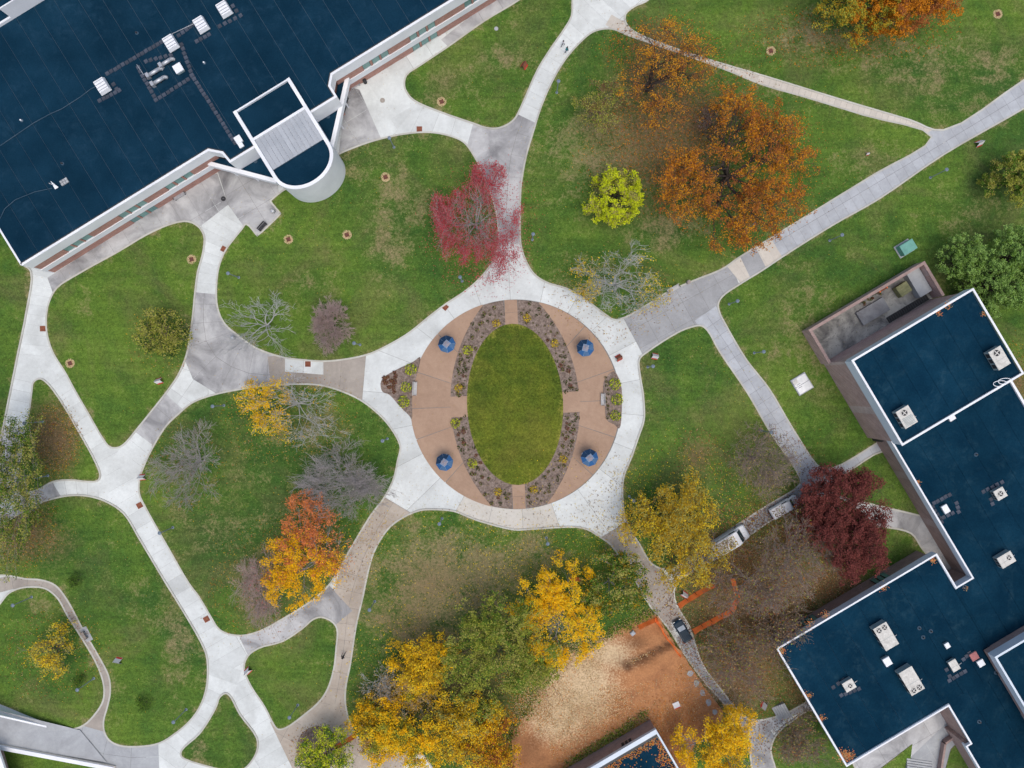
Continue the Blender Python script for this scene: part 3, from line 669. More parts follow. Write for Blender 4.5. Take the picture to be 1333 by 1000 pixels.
child(MB().prism([F1(*p) for p in [(14, 428), (-32, 392), (-40, 412), (-2, 413)]], 0, 3.3).build('glazed_lobby', M['frame'], None), b1)
# stair tower with rounded end
ZT = 8.35
def tower_outline(d=0.0, va=456.5):
    return [(-115+d, va-d), (-115+d, 362)] + [(-75 - (40-d)*math.cos(t), 362 - (31-d)*math.sin(t)) for t in np.linspace(0, math.pi, 25)[1:-1]] + [(-35-d, 362), (-35-d, va-d)]
tw = child(MB().prism([F1(*p) for p in tower_outline(0.6)], 0, ZT-0.35).build('stair_tower', M['white'], None), b1)
child(band(F1, tower_outline(), 0.0, 4.2, ZT-0.5, ZT+0.35, 'tower_parapet', M['white'], None), b1)
child(pnl(F1, -114, -36, 454.6, 456.4, ZT-0.5, ZT+0.3, 'rear_parapet', M['white'], None), b1)
child(MB().prism([F1(*p) for p in tower_outline(1.0)], ZT-0.36, ZT-0.15).build('tower_roof', M['roof'], None), b1)
mr = child(pnl(F1, -111, -39, 372, 414, ZT-0.2, ZT+0.02, 'metal_roof', M['seam'], None), b1)
for k in range(12):
    u0 = -110.8 + k*6.0
    sub(MB().prism(rect(F1, u0+0.2, u0+5.7, 372.2, 414), ZT, ZT+0.07).build('metal_panel', M['metal_roof'], None), mr)
    sub(MB().prism(rect(F1, u0+5.7, u0+6.2, 372.2, 414), ZT, ZT+0.20).build('standing_seam', M['steel'], None), mr)
child(pnl(F1, -111, -39, 414, 417, ZT-0.1, ZT+0.32, 'tower_upstand', M['white'], None), b1)
# raised block at the far corner of the roof
q = lambda x, y, z: ((lambda a: ((a.x*F1.e[0] - a.y*F1.e[1])/S, (a.x*F1.n[0] - a.y*F1.n[1])/S))(P(x, y, z)))
cu, cv = q(17, 25, Z1)
child(MB().prism(rect(F1, cu, 420, cv, 1000), Z1-0.05, 11.0).build('penthouse', M['white'], None), b1)
child(MB().prism(rect(F1, cu+1.5, 420, cv+1.5, 1000), 11.0, 11.06).build('penthouse_roof', M['roof'], None), b1)
child(MB().prism(rect(F1, -432, cu, cv, cv+2.5), Z1-0.05, Z1+0.5).build('parapet', M['white'], None), b1)

# --- building on the right with stepped roofs
b2 = empty('classroom_building', (*F2(430, 400), 0)); tag(b2, 'stepped brick building with dark flat roofs and pale blue white fascias', 'building')
ZU, ZL, ZR = 10.8, 6.0, 9.0
child(MB().prism(rect(F2, 362, 525, 183, 296), 0, ZU-0.4).build('wall', M['brick2'], None), b2)
ru = child(MB().prism(rect(F2, 361, 526, 182, 297), ZU-0.4, ZU-0.2).build('upper_roof', M['seam'], None), b2)
def lay(F, u0, u1, v0, v1, z, w_, roof, m):
    u = u0
    while u < u1 - 0.5:
        ue = min(u + w_, u1)
        sub(MB().prism(rect(F, u+0.14, ue-0.14, v0, v1), z-0.22, z-0.1).build('membrane_sheet', M[m], None), roof); u = ue
lay(F2, 362.5, 524.5, 183.5, 295.5, ZU, 23, ru, 'roofb')
for pts, zb, out in (([(526, 182), (361, 182)], ZU-1.9, 1.5), ([(361, 182), (361, 297)], ZU-2.2, 1.5)):
    child(band(F2, pts, out, 0.8, zb, ZU+0.1, 'fascia', M['bluewhite'], None, sgn=-1), b2)
child(band(F2, [(526, 182), (361, 182), (361, 297), (526, 297)], 1.52, 0.9, ZU+0.1, ZU+0.2, 'roof_coping', M['white'], None, closed=True, sgn=-1), b2)
child(band(F2, [(361, 297), (526, 297)], 0.8, 0.8, ZU-1.0, ZU+0.1, 'fascia', M['white'], None, sgn=-1), b2)
LOW = [(368, 296), (368, 497), (343, 497), (343, 449), (115.5, 449), (115.5, 616), (262, 616), (262, 672), (255, 672), (255, 820), (533, 820), (533, 296)]
INS = [(369, 297), (369, 498), (342, 498), (342, 454.5), (120, 454.5), (120, 615), (261, 615), (261, 671), (256, 671), (256, 819), (532, 819), (532, 297)]
child(MB().prism([F2(*p) for p in INS], 0, ZL-0.4).build('wall', M['brick3'], None), b2)
rl = child(MB().prism([F2(*p) for p in LOW], ZL-0.4, ZL-0.2, bottom=True).build('lower_roof', M['seam'], None), b2)
for r_ in ((369, 532, 297.5, 497, 27), (344, 532, 497, 580, 27), (117, 342, 450.5, 615, 28), (263, 343, 615, 672, 28), (256.5, 333, 672, 819, 28), (343, 344.2, 615, 616, 5)):
    lay(F2, r_[0], r_[1], r_[2], r_[3], ZL, r_[4], rl, 'roofb')
lay(F2, 342, 344, 498, 580, ZL, 5, rl, 'roofb')
lay(F2, 333, 344, 580, 616, ZL, 30, rl, 'roofb')
child(band(F2, LOW[:5], 1.5, 0.9, ZL-1.3, ZL+0.1, 'fascia', M['bluewhite'], None, sgn=-1), b2)
child(band(F2, LOW[4:10], 1.0, 0.8, ZL-1.0, ZL+0.1, 'fascia', M['bluewhite'], None, sgn=-1), b2)
child(band(F2, LOW[:10], 1.52, 0.2, ZL+0.1, ZL+0.2, 'roof_coping', M['white'], None, sgn=-1), b2)
child(MB().prism(rect(F2, 530.5, 533.5, 296, 820), ZL-1.0, ZL+0.2).build('fascia', M['white'], None), b2)
child(MB().prism(rect(F2, 334, 530, 581, 818), ZL-0.2, ZR-0.3).build('upper_wall', M['brick3'], None), b2)
child(MB().prism(rect(F2, 333, 530, 580, 818), ZR-0.3, ZR-0.1).build('raised_roof', M['roofb'], None), b2)
child(band(F2, [(530, 580), (333, 580), (333, 818)], 1.3, 1.2, ZR-1.5, ZR+0.12, 'fascia', M['bluewhite'], None, sgn=-1), b2)
# windows under the wing's fascia
for uu in (162, 169, 176, 268, 275, 282):
    fr = child(pnl(F2, uu, uu+6, 453.2, 454.6, 1.0, 4.4, 'window', M['frame'], None), b2)
    sub(pnl(F2, uu+0.5, uu+5.5, 452.8, 453.6, 1.15, 4.3, 'pane', M['glass'], None), fr)
child(MB().prism(rect(F2, 366, 369, 297, 303), 0, 3.0).build('door_recess', M['dark'], None), b2)
# --- walled service yard against it
yd = empty('service_yard', (*F2(440, 160), 0)); tag(yd, 'brick walled service yard with stained concrete floor beside the stepped building', 'service yard')
def yq(x, y, z=0.0):
    a = P(x, y, z); return ((a.x*F2.e[0] - a.y*F2.e[1])/S, (a.x*F2.n[0] - a.y*F2.n[1])/S)
YU0, YU1, YV0, YV1 = 359, 530, 133, 183
child(MB().prism(rect(F2, YU0+2, YU1-2, YV0+2, YV1), -0.04, 0.19).build('yard_floor', concrete('stained_floor', (0.36, 0.36, 0.33), (0.05, 0.05, 0.055), 1.0, 0.33, 0, speck=0.4), None), yd)
for nm, r_ in (('wall', (YU0, YU1, YV0, YV0+3.2)), ('wall', (YU0, YU0+3.4, YV0+3.2, YV1)), ('wall', (YU1-3.2, YU1, YV0+3.2, YV1))):
    child(MB().prism(rect(F2, *r_), 0, 2.9).build(nm, M['brick2'], None), yd)
    r2 = (r_[0]-0.25, r_[1]+0.25, r_[2]-0.25, r_[3]+0.25) if r_[3]-r_[2] < 5 else (r_[0]-0.25, r_[1]+0.25, r_[2]+0.3, r_[3]-0.1)
    child(MB().prism(rect(F2, *r2), 2.9, 3.02).build('coping', M['brick3'], None), yd)
child(MB().prism(rect(F2, 430, 470, 148, 167), 0.19, 0.75).build('concrete_lid', concrete('lid_concrete', (0.24, 0.25, 0.26), (0.13, 0.13, 0.14), 1, 0.4, 0), None), yd)
child(MB().prism(rect(F2, 508, 526, 136.5, 172), 0.19, 1.6).build('concrete_ramp', M['G2'], None), yd)
pit = child(MB().prism(rect(F2, 462, 522, 174, 182), 0.19, 0.32).build('grating', M['dark'], None), yd)
for k in range(18): sub(MB().prism(rect(F2, 463 + k*3.2, 464.4 + k*3.2, 174.4, 181.6), 0.32, 0.42).build('bar', M['frame'], None), pit)
cr = empty('crate', (*F2(496, 152), 0.19), F2.rot + 0.06); tag(cr, 'mossy square equipment crate on the floor of the service yard', 'crate')
k = MB(); k.bbox(0, 0, 0.12, 1.3, 2.2, 1.9, 0.06); k.build('box', mat('mossy_lid', (0.20, 0.21, 0.10), (0.13, 0.14, 0.07), 1.5), cr)
for a in (-0.8, 0, 0.8): MB().box(a, 0, 0, 0.12, 0.2, 1.9).build('runner', M['wood'], cr)
for a in (-0.75, -0.25, 0.25, 0.75): MB().box(0, a, 1.3, 1.34, 2.1, 0.42).build('plank', mat('mossy_board', (0.23, 0.23, 0.12), (0.15, 0.16, 0.08), 2), cr)
br = empty('fallen_barrier', (*F2(477, 138.5), 0.19), F2.rot); tag(br, 'rusty orange board barrier lying by the service yard wall', 'barrier')
MB().box(0, 0.1, 0.3, 0.36, 1.9, 0.3).build('board', M['rust'], br); MB().box(0, -0.25, 0.12, 0.18, 1.7, 0.28).build('board', M['rust'], br)
for a in (-0.7, 0.7): MB().box(a, 0, 0, 0.34, 0.1, 0.8).build('foot', M['orange'], br)

# --- small building at the bottom
ZB = 4.6
bb = P(853.6, 949, ZB); b3 = empty('small_building', (bb.x, bb.y, 0)); tag(b3, 'small brown brick building with leaf covered flat roof beside bare soil', 'building')
e3, n3 = Vector((.862, .507, 0)), Vector((.507, -.862, 0))     # along the wall (up right), away from the plaza
def B3(u, v): a = bb + (-e3)*u + n3*v; return (a.x, a.y)
child(MB().prism([B3(0.35, 0.35), B3(30, 0.35), B3(30, 16), B3(0.35, 16)], 0, ZB-0.2).build('wall', M['brick3'], None), b3)
child(MB().prism([B3(0.1, 0.1), B3(30, 0.1), B3(30, 16), B3(0.1, 16)], ZB-0.3, ZB-0.06).build('roof', M['roofb'], None), b3)
child(MB().prism([B3(0, 0), B3(30, 0), B3(30, 0.75), B3(0, 0.75)], ZB-0.5, ZB+0.12).build('fascia', M['bluewhite'], None), b3)
child(MB().prism([B3(0, 0.75), B3(0.3, 0.75), B3(0.3, 16), B3(0, 16)], ZB-0.5, ZB+0.12).build('fascia', M['bluewhite'], None), b3)
child(MB().prism([B3(0.32, 0.75), B3(30, 0.75), B3(30, 1.2), B3(0.32, 1.2)], ZB-0.06, ZB+0.06).build('gravel_stop', M['frame'], None), b3)
for k in range(3): child(MB().prism([B3(4.6+k*0.7, 0.2), B3(5.05+k*0.7, 0.2), B3(5.05+k*0.7, 0.4), B3(4.6+k*0.7, 0.4)], 2.6, 3.3).build('vent', M['dark'], None), b3)

# --- elevated ramp with white parapets, lower left
rp = empty('access_ramp', (*P2(30, 955), 0)); tag(rp, 'rising concrete access ramp with white parapet walls beside lower lawn', 'ramp')
def ramp_pt(px, py, z): a = P(px, py, z); return (a.x, a.y, z)
def ramp_wall(a, b, za, zb, tpx, name, m):
    """a wall from ground pixel a to b with its own height at each end"""
    A = Vector(P2(*a)); B_ = Vector(P2(*b)); d = (B_-A).normalized(); nn = Vector((-d.y, d.x))*tpx*S
    vs = [(*A, 0), (*B_, 0), (*(B_+nn), 0), (*(A+nn), 0), (*A, za), (*B_, zb), (*(B_+nn), zb), (*(A+nn), za)]
    return child(MB().add(vs, [(3,2,1,0), (4,5,6,7), (0,1,5,4), (1,2,6,5), (2,3,7,6), (3,0,4,7)]).build(name, m, None), rp)
ramp_wall((72, 945), (-60, 893), 0.55, 5.0, 2.2, 'parapet', M['white'])
ramp_wall((150, 997), (-60, 945), 0.5, 3.0, 5.0, 'parapet', M['white'])
ramp_wall((151, 998.5), (-60, 946.5), 0.3, 2.6, -2.0, 'parapet_base', M['C'])
A = [P2(105, 950), P2(140, 992), P2(-60, 948), P2(-60, 896)]
child(MB().add([(*A[0], 0.17), (*A[1], 0.17), (*A[2], 2.4), (*A[3], 3.0)], [(0, 3, 2, 1)]).build('ramp_deck', M['G2'], None), rp)
b4 = empty('corner_building', (*P2(-20, 1000), 0)); tag(b4, 'brick building corner with white roof edge below the access ramp', 'building')
child(MB().prism([P2(-60, 960), P2(4, 972), P2(30, 1060), P2(-60, 1060)], 0, 3.6).build('wall', M['brick2'], None), b4)
child(MB().prism([P2(-60, 962, 4), P2(-2, 978, 4), P2(28, 1064, 4), P2(-60, 1064, 4)], 3.6, 4.0).build('roof', M['white'], None), b4)

# ------------------------------------------------------------------ roof equipment
def rot_of(F): return F.rot
def skylight(px, py, label):
    z = Z1; r = empty('skylight', P(px, py, z + 0.6) - Vector((0, 0, 0.64)), F1.rot + math.pi/2); tag(r, label, 'roof vent', 'white ribbed roof vents on the navy roof')
    MB().box(0, 0, 0, 0.35, 2.0, 1.6).build('curb', M['hvac_side'], r)
    MB().box(0, 0, 0.35, 1.05, 2.35, 1.9, taper=0.86).build('hood', M['white'], r)
    for k in range(4): MB().box(-0.75 + k*0.5, 0, 1.05, 1.12, 0.09, 1.55).build('rib', M['steel'], r)
skylight(291.5, 12, 'white ribbed roof vent at the head of the roof vent row'); skylight(261.5, 32, 'white ribbed roof vent second in the row of roof vents')
skylight(222, 56, 'white ribbed roof vent above the silver roof ducts'); skylight(133, 112, 'white ribbed roof vent standing apart with a pale cable')
def hvac(px, py, z, lx, ly, h, F, label, fans=(), extra=None, group='rooftop air conditioning units'):
    r = empty('rooftop_unit', P(px, py, z + h) - Vector((0, 0, h + 0.10)), F.rot); tag(r, label, 'rooftop unit', group)
    MB().box(0, 0, 0, 0.2, lx*0.9, ly*0.9).build('curb', M['dark'], r)
    MB().bbox(0, 0, 0.2, h-0.06, lx, ly, 0.02).build('cabinet', M['hvac_side'], r)
    MB().bbox(0, 0, h-0.06, h, lx+0.06, ly+0.06, 0.03).build('top_panel', M['hvac'], r)
    for fx, fy, fr in fans:
        f = MB().lathe(fx, fy, [(fr, h-0.02), (fr, h+0.05), (fr*0.86, h+0.05), (fr*0.84, h+0.01)], 20).build('fan_ring', M['hvac'], r)
        MB().lathe(fx, fy, [(fr*0.84, h+0.0), (fr*0.84, h+0.016)], 20).build('fan_opening', M['dark'], f)
        k = MB()
        for a in range(4):
            t = a*math.pi/2 + 0.4; k.box(fx + math.cos(t)*fr*0.42, fy + math.sin(t)*fr*0.42, h+0.02, h+0.035, fr*0.7, fr*0.22, t)
        k.lathe(fx, fy, [(fr*0.2, h+0.02), (fr*0.2, h+0.05)], 10); k.build('fan_blades', M['hvac'], f)
    for s_ in (-1, 1):
        for a in range(3): MB().box(s_*(lx/2+0.01), -ly*0.3 + a*ly*0.3, 0.35, h-0.2, 0.03, ly*0.22).build('side_louvre', M['dark'], r)
    MB().box(0, -ly*0.08, h, h+0.008, lx, 0.03).build('panel_seam', M['hvac_side'], r)
    MB().tube((lx/2, -ly*0.35, 0.25), (lx/2+0.8, -ly*0.35, 0.12), 0.05, n=6).build('pipe', M['steel'], r)
    if extra == 'grille':
        for a in range(7): MB().box(lx*0.0 + (-ly*0.0), -ly*0.42 + a*ly*0.07, h, h+0.03, lx*0.75, 0.06).build('slat', M['hvac_side'], r)
    return r
hvac(1302, 466, ZU, 2.1, 3.2, 1.4, F2, 'single fan rooftop unit near the upper roof edge', [(0, 0.9, 0.6)])
hvac(1181, 543, ZU, 2.2, 3.0, 1.4, F2, 'single fan and grille rooftop unit in the upper roof corner', [(0, 0.75, 0.55)], 'grille')
hvac(1303, 643, ZL, 1.7, 1.7, 1.1, F2, 'square rooftop unit with one fan ringed by pavers', [(0, 0, 0.5)])
hvac(1311, 729, ZL, 2.5, 1.9, 1.3, F2, 'wide rooftop unit with an offset fan by teal stains', [(0.5, 0.1, 0.45)])
hvac(1154, 829, ZL, 2.4, 4.1, 1.5, F2, 'large two fan rooftop unit with a notched corner', [(-0.52, 1.4, 0.47), (0.52, 1.4, 0.47)])
hvac(1187.5, 887, ZL, 2.4, 4.2, 1.5, F2, 'large two fan rooftop unit beside the courtyard steps', [(-0.52, -1.5, 0.47), (0.52, -1.5, 0.47)])
hvac(1106, 893, ZL, 1.8, 1.6, 1.1, F2, 'small rooftop unit with one fan near the wing end', [(0.1, -0.1, 0.42)])
hvac(1243, 867, ZL, 1.3, 1.8, 0.8, F2, 'plain flat rooftop unit among scattered roof pavers')
def roof_box(px, py, z, lx, ly, h, F, label, m='white'):
    r = empty('roof_box', P(px, py, z + h) - Vector((0, 0, h + 0.08)), F.rot); tag(r, label, 'roof hatch')
    MB().box(0, 0, 0, h*0.7, lx*0.9, ly*0.9).build('curb', M['hvac_side'], r); MB().bbox(0, 0, h*0.7, h, lx, ly, 0.05).build('lid', M[m], r)
roof_box(1240, 544, ZL, 1.1, 0.9, 0.7, F2, 'small pinkish white box against the dividing roof edge'); roof_box(1232, 663, ZL, 1.0, 1.4, 0.6, F2, 'small white roof hatch ringed by dark pavers')
roof_box(1156, 862, ZL, 1.2, 1.4, 0.8, F2, 'white square hatch between the two large rooftop units'); roof_box(1234, 841, ZL, 0.8, 0.9, 0.5, F2, 'tiny white roof hatch on the lower roof')
roof_box(1278, 864, ZL, 1.1, 1.1, 0.6, F2, 'white roof hatch beside the red roof box')
M['rosebox'] = mat('faded_red', (0.38, 0.15, 0.14), (0.30, 0.12, 0.12), 2)
roof_box(1269, 855, ZL, 1.3, 1.3, 0.35, F2, 'flat faded red roof box beside a white hatch', 'rosebox')
roof_box(231, 88, Z1, 1.4, 1.4, 0.8, F1, 'white box beside the silver roof ducts'); roof_box(309.5, 181, Z1, 1.1, 1.2, 0.7, F1, 'larger white box by the stair tower wall'); roof_box(313, 188.5, Z1, 0.8, 0.8, 0.5, F1, 'smaller white box by the stair tower wall')
for (x, y, ln, lb) in ((203, 95, 2.2, 'silver elbow duct lying in the middle of the duct group'), (209, 106, 2.2, 'silver elbow duct nearest the paver walkway corner'), (219, 82, 2.0, 'silver elbow duct next to the white vent box')):
    r = empty('roof_duct', P(x, y, Z1), F1.rot); tag(r, lb, 'duct', 'silver roof ducts'); r.location.z = Z1 - 0.06
    MB().tube((-ln/2, 0, 0.5), (ln/2 - 0.3, 0, 0.5), 0.3, n=14).build('pipe', M['steel'], r, smooth=True)
    k = MB(); pv = Vector((ln/2-0.3, 0, 0.5))
    for a in range(1, 6):
        t = a/5*math.pi/2; nx_ = Vector((ln/2 - 0.3 + math.sin(t)*0.35, 0, 0.5 - (1-math.cos(t))*0.4)); k.tube(pv, nx_, 0.3, n=14); pv = nx_
    k.build('elbow', M['steel'], r, smooth=True)
    MB().box(-ln/2 - 0.15, 0, 0.0, 0.85, 0.5, 0.75).build('fan_box', M['steel'], r)
    MB().box(-ln/2 - 0.5, 0.2, 0.0, 0.5, 0.35, 0.4).build('motor', M['dark'], r)
    MB().box(0, 0, 0, 0.24, 0.12, 0.6).build('bracket', M['dark'], r)
r = empty('roof_antenna', P(74, 243, Z1), F1.rot); r.location.z = Z1-0.06; tag(r, 'white triangular antenna mast held by concrete blocks on navy roof', 'antenna')
MB().tube((0, 0, 0), (0.0, 0, 1.9), 0.05).build('mast', M['white'], r); k = MB(); k.add([(-0.3, -0.5, 0.5), (0.35, -0.5, 0.5), (0.05, 0.6, 1.2), (-0.3, -0.42, 0.5), (0.35, -0.42, 0.5), (0.05, 0.68, 1.2)], [(0, 1, 2), (3, 5, 4), (0, 2, 5, 3), (1, 4, 5, 2), (0, 3, 4, 1)]).build('reflector', M['white'], r)
for a in range(3):
    for b in range(2): MB().bbox(1.0 + a*0.45, -0.2 + b*0.45, 0, 0.22, 0.4, 0.4).build('ballast_block', M['G2'], r)
# roof pavers
paver_me = MB().bbox(0, 0, 0, 0.06, 0.62, 0.62, 0.02).mesh('paver'); paver_me.materials.append(M['paver'])
pw = tag(empty('paver_walkway', (*F1(-150, 560), Z1-0.04)), 'dark square pavers laid in lines across the navy roof', 'roof pavers')
pw2 = tag(empty('paver_walkway', (*F2(330, 420), ZL-0.1)), 'dark square pavers set round the units on the lower roof', 'roof pavers')
random.seed(4)
def paver(px, py, z, F, par):
    a = P(px + random.uniform(-.3, .3), py + random.uniform(-.3, .3), z); o = bpy.data.objects.new('paver', paver_me); COL.objects.link(o); o.parent = par
    o.location = a - par.location; o.rotation_euler.z = F.rot + random.uniform(-.08, .08)
def pline(x0, y0, x1, y1, par=pw, z=Z1-0.04, F=F1, step=5.6):
    n = max(1, int(math.hypot(x1-x0, y1-y0)/step))
    for k in range(n+1): paver(x0+(x1-x0)*k/n, y0+(y1-y0)*k/n, z, F, par)
pline(140, 96, 215, 52); pline(233, 46, 262, 24); pline(250, 98, 306, 186); pline(180, 88, 203, 130); pline(203, 130, 250, 100); pline(236, 58, 250, 98); pline(130, 131, 155, 118); pline(148, 110, 152, 116); pline(256, 54, 272, 45); pline(303, 8, 313, 20); pline(286, 34, 306, 24); pline(190, 80, 222, 72)
for (x0, y0, x1, y1) in ((1216, 655, 1236, 644), (1222, 676, 1240, 668), (1214, 660, 1226, 680), (1245, 655, 1248, 666), (1280, 640, 1304, 628), (1290, 650, 1292, 656), (1085, 895, 1098, 885), (1095, 905, 1118, 897), (1232, 872, 1236, 880), (1236, 886, 1256, 874), (1254, 858, 1262, 850), (1172, 560, 1186, 556)):
    pline(x0, y0, x1, y1, pw2, ZL-0.1, F2)
# conduit lines on the roofs
def conduit(pts, z, label, m='steel', r=0.05):
    k = MB(); P3 = [P(x, y, z) for x, y in pts]
    for a, b in zip(P3[:-1], P3[1:]): k.tube(a, b, r, n=6)
    tag(k.build('roof_cable', M[m]), label, 'cable')
conduit([(0, 190), (44, 160), (66, 148), (80, 142), (105, 126), (118, 116), (126, 112)], Z1+0.03, 'pale cable running over the navy roof to a lone vent', 'seam', 0.06)
conduit([(0, 285), (6, 272), (20, 260), (45, 250), (68, 245)], Z1+0.03, 'thin pale cable curving over the roof to the antenna', 'seam', 0.05)
conduit([(220, 46), (250, 32), (262, 27)], Z1+0.05, 'thin conduit between two neighbouring ribbed vents'); conduit([(178, 84), (186, 96), (193, 104)], Z1+0.05, 'short conduit beside the silver ducts')
k = MB(); 
for t in np.linspace(0, 4*math.pi, 40)[:-1]:
    a = P(1297 + 7*math.cos(t) + t, 501 + 3*math.sin(t) - t*0.5, ZU+0.22); t2 = t + 0.33; b = P(1297 + 7*math.cos(t2) + t2, 501 + 3*math.sin(t2) - t2*0.5, ZU+0.22); k.tube(a, b, 0.06, n=5)
tag(k.build('hose', M['white']), 'coiled white hose on the dividing roof edge', 'hose')

# small roof drains and pipe vents
for x, y, z, lb in ((1202, 830, ZL, 'dark roof drain right of the notched rooftop unit'), (1197, 818, ZL, 'small pipe vent near the notched rooftop unit'), (1271, 592, ZL, 'dark roof drain on the lower roof near its dividing edge'), (1297, 876, ZL, 'round brown vent near the raised roof corner'), (1256, 764, ZL, 'round vent below the recess corner'), (1275, 940, ZL, 'small pipe vent on the roof beside the courtyard'), (1212, 822, ZL, 'thin pipe vent in the middle of the wing roof'), (28, 157, Z1, 'small white pipe vent beside the pale roof cable'), (266, 82, Z1, 'small white pipe vent right of the paver walkway'), (178, 43, Z1, 'dark drain ring above the paver walkway'), (81, 213, Z1, 'dark drain ring right of the antenna')):
    r = empty('roof_vent', P(x, y, z)); r.location.z = z - 0.1; tag(r, lb, 'roof vent')
    MB().lathe(0, 0, [(0.34, 0), (0.34, 0.05), (0.2, 0.07)], 14).build('flange', M['seam'], r); MB().lathe(0, 0, [(0.1, 0.05), (0.1, 0.35), (0.14, 0.36), (0.12, 0.42)], 10).build('pipe', M['white' if 'white' in lb else 'dark'], r)

# ------------------------------------------------------------------ trees
def grow_tree(seed, limbs, kids, spread, up, trunk_frac, wob=0.22, ratio=0.62, droop=0.0):
    rd = random.Random(seed); segs = []; tips = []
    def nrm(v):
        l = math.sqrt(v[0]**2 + v[1]**2 + v[2]**2) or 1; return (v[0]/l, v[1]/l, v[2]/l)
    def grow(p, d, Ln, r, lev, clump):
        ns = 3 if lev < len(kids) else 2; nodes = []
        for i in range(ns):
            d = nrm((d[0] + rd.gauss(0, wob), d[1] + rd.gauss(0, wob), d[2] + rd.gauss(0, wob*0.7) + up*0.25 - droop*lev*0.25))
            q = (p[0]+d[0]*Ln/ns, p[1]+d[1]*Ln/ns, p[2]+d[2]*Ln/ns); r2 = r*(0.86 if i < ns-1 else 0.7)
            segs.append((p, q, r, r2, lev)); nodes.append((q, d, r2)); p = q; r = r2
        if lev >= len(kids): tips.append((p, clump, nodes[0][0])); return
        for c in range(kids[lev]):
            f = 0.3 + 0.7*(c+0.6)/kids[lev]; i = min(ns-1, int(f*ns)); q, dd, rr = nodes[i]
            th = rd.uniform(0.45, 0.95)*spread; ph = rd.uniform(0, 2*math.pi) if lev else c*2.4 + rd.uniform(-.4, .4)
            a = nrm((dd[1], -dd[0], 0.01)); b = (dd[1]*a[2]-dd[2]*a[1], dd[2]*a[0]-dd[0]*a[2], dd[0]*a[1]-dd[1]*a[0])
            cs, sn = math.cos(th), math.sin(th); w1, w2 = math.cos(ph)*sn, math.sin(ph)*sn
            nd = (dd[0]*cs + a[0]*w1 + b[0]*w2, dd[1]*cs + a[1]*w1 + b[1]*w2, dd[2]*cs + a[2]*w1 + b[2]*w2)
            grow(q, nd, Ln*ratio*rd.uniform(0.75, 1.15), rr*0.62, lev+1, clump if lev > 1 else rd.random())
    segs.append(((0, 0, 0), (0.0, 0.0, trunk_frac), 0.05, 0.042, -1))
    for k in range(limbs):
        a = 2*math.pi*(k + rd.uniform(-.25, .25))/limbs; el = rd.uniform(0.35, 1.15) if k % 3 else rd.uniform(1.0, 1.35)
        grow((0, 0, trunk_frac*rd.uniform(0.75, 1.0)), (math.cos(a)*math.cos(el), math.sin(a)*math.cos(el), math.sin(el)), 0.36*rd.uniform(0.85, 1.15), 0.03, 0, rd.random())
    return segs, tips
def tube_mesh(name, P0, P1, R0, R1):
    D = P1 - P0; ln = np.linalg.norm(D, axis=1)[:, None] + 1e-9; D = D/ln
    A = np.where(np.abs(D[:, 2:3]) < 0.9, np.array([[0, 0, 1.0]]), np.array([[1.0, 0, 0]])); U = np.cross(D, A); U /= np.linalg.norm(U, axis=1)[:, None] + 1e-9; W = np.cross(D, U)
    V = []; 
    for Pq, Rq in ((P0, R0), (P1, R1)):
        for t in (0, 2.094, 4.189): V.append(Pq + (U*math.cos(t) + W*math.sin(t))*Rq[:, None])
    V = np.stack(V, 1).reshape(-1, 3); b = (np.arange(len(P0))*6)[:, None]
    F = np.concatenate([b + np.array([[0, 3, 4, 1]]), b + np.array([[1, 4, 5, 2]]), b + np.array([[2, 5, 3, 0]])])
    return fastmesh(name, V, F)
def leaf_quads(C, size, rng, flat=0.8):
    n = len(C); Nn = rng.normal(0, 1, (n, 3))*flat; Nn[:, 2] += 1.0; Nn /= np.linalg.norm(Nn, axis=1)[:, None]
    A = rng.normal(0, 1, (n, 3)); U = np.cross(Nn, A); U /= np.linalg.norm(U, axis=1)[:, None] + 1e-9; W = np.cross(Nn, U)
    s = size*rng.uniform(0.6, 1.35, n)[:, None]
    V = np.stack([C - U*s*0.5, C + W*s*0.32 + Nn*s*0.06, C + U*s*0.5, C - W*s*0.32 + Nn*s*0.06], 1).reshape(-1, 3)
    F = (np.arange(n)*4)[:, None] + np.array([[0, 1, 2, 3]])
    return V, F
LEAFK, LEAFN, JITK = 0.92, 1.35, 0.52
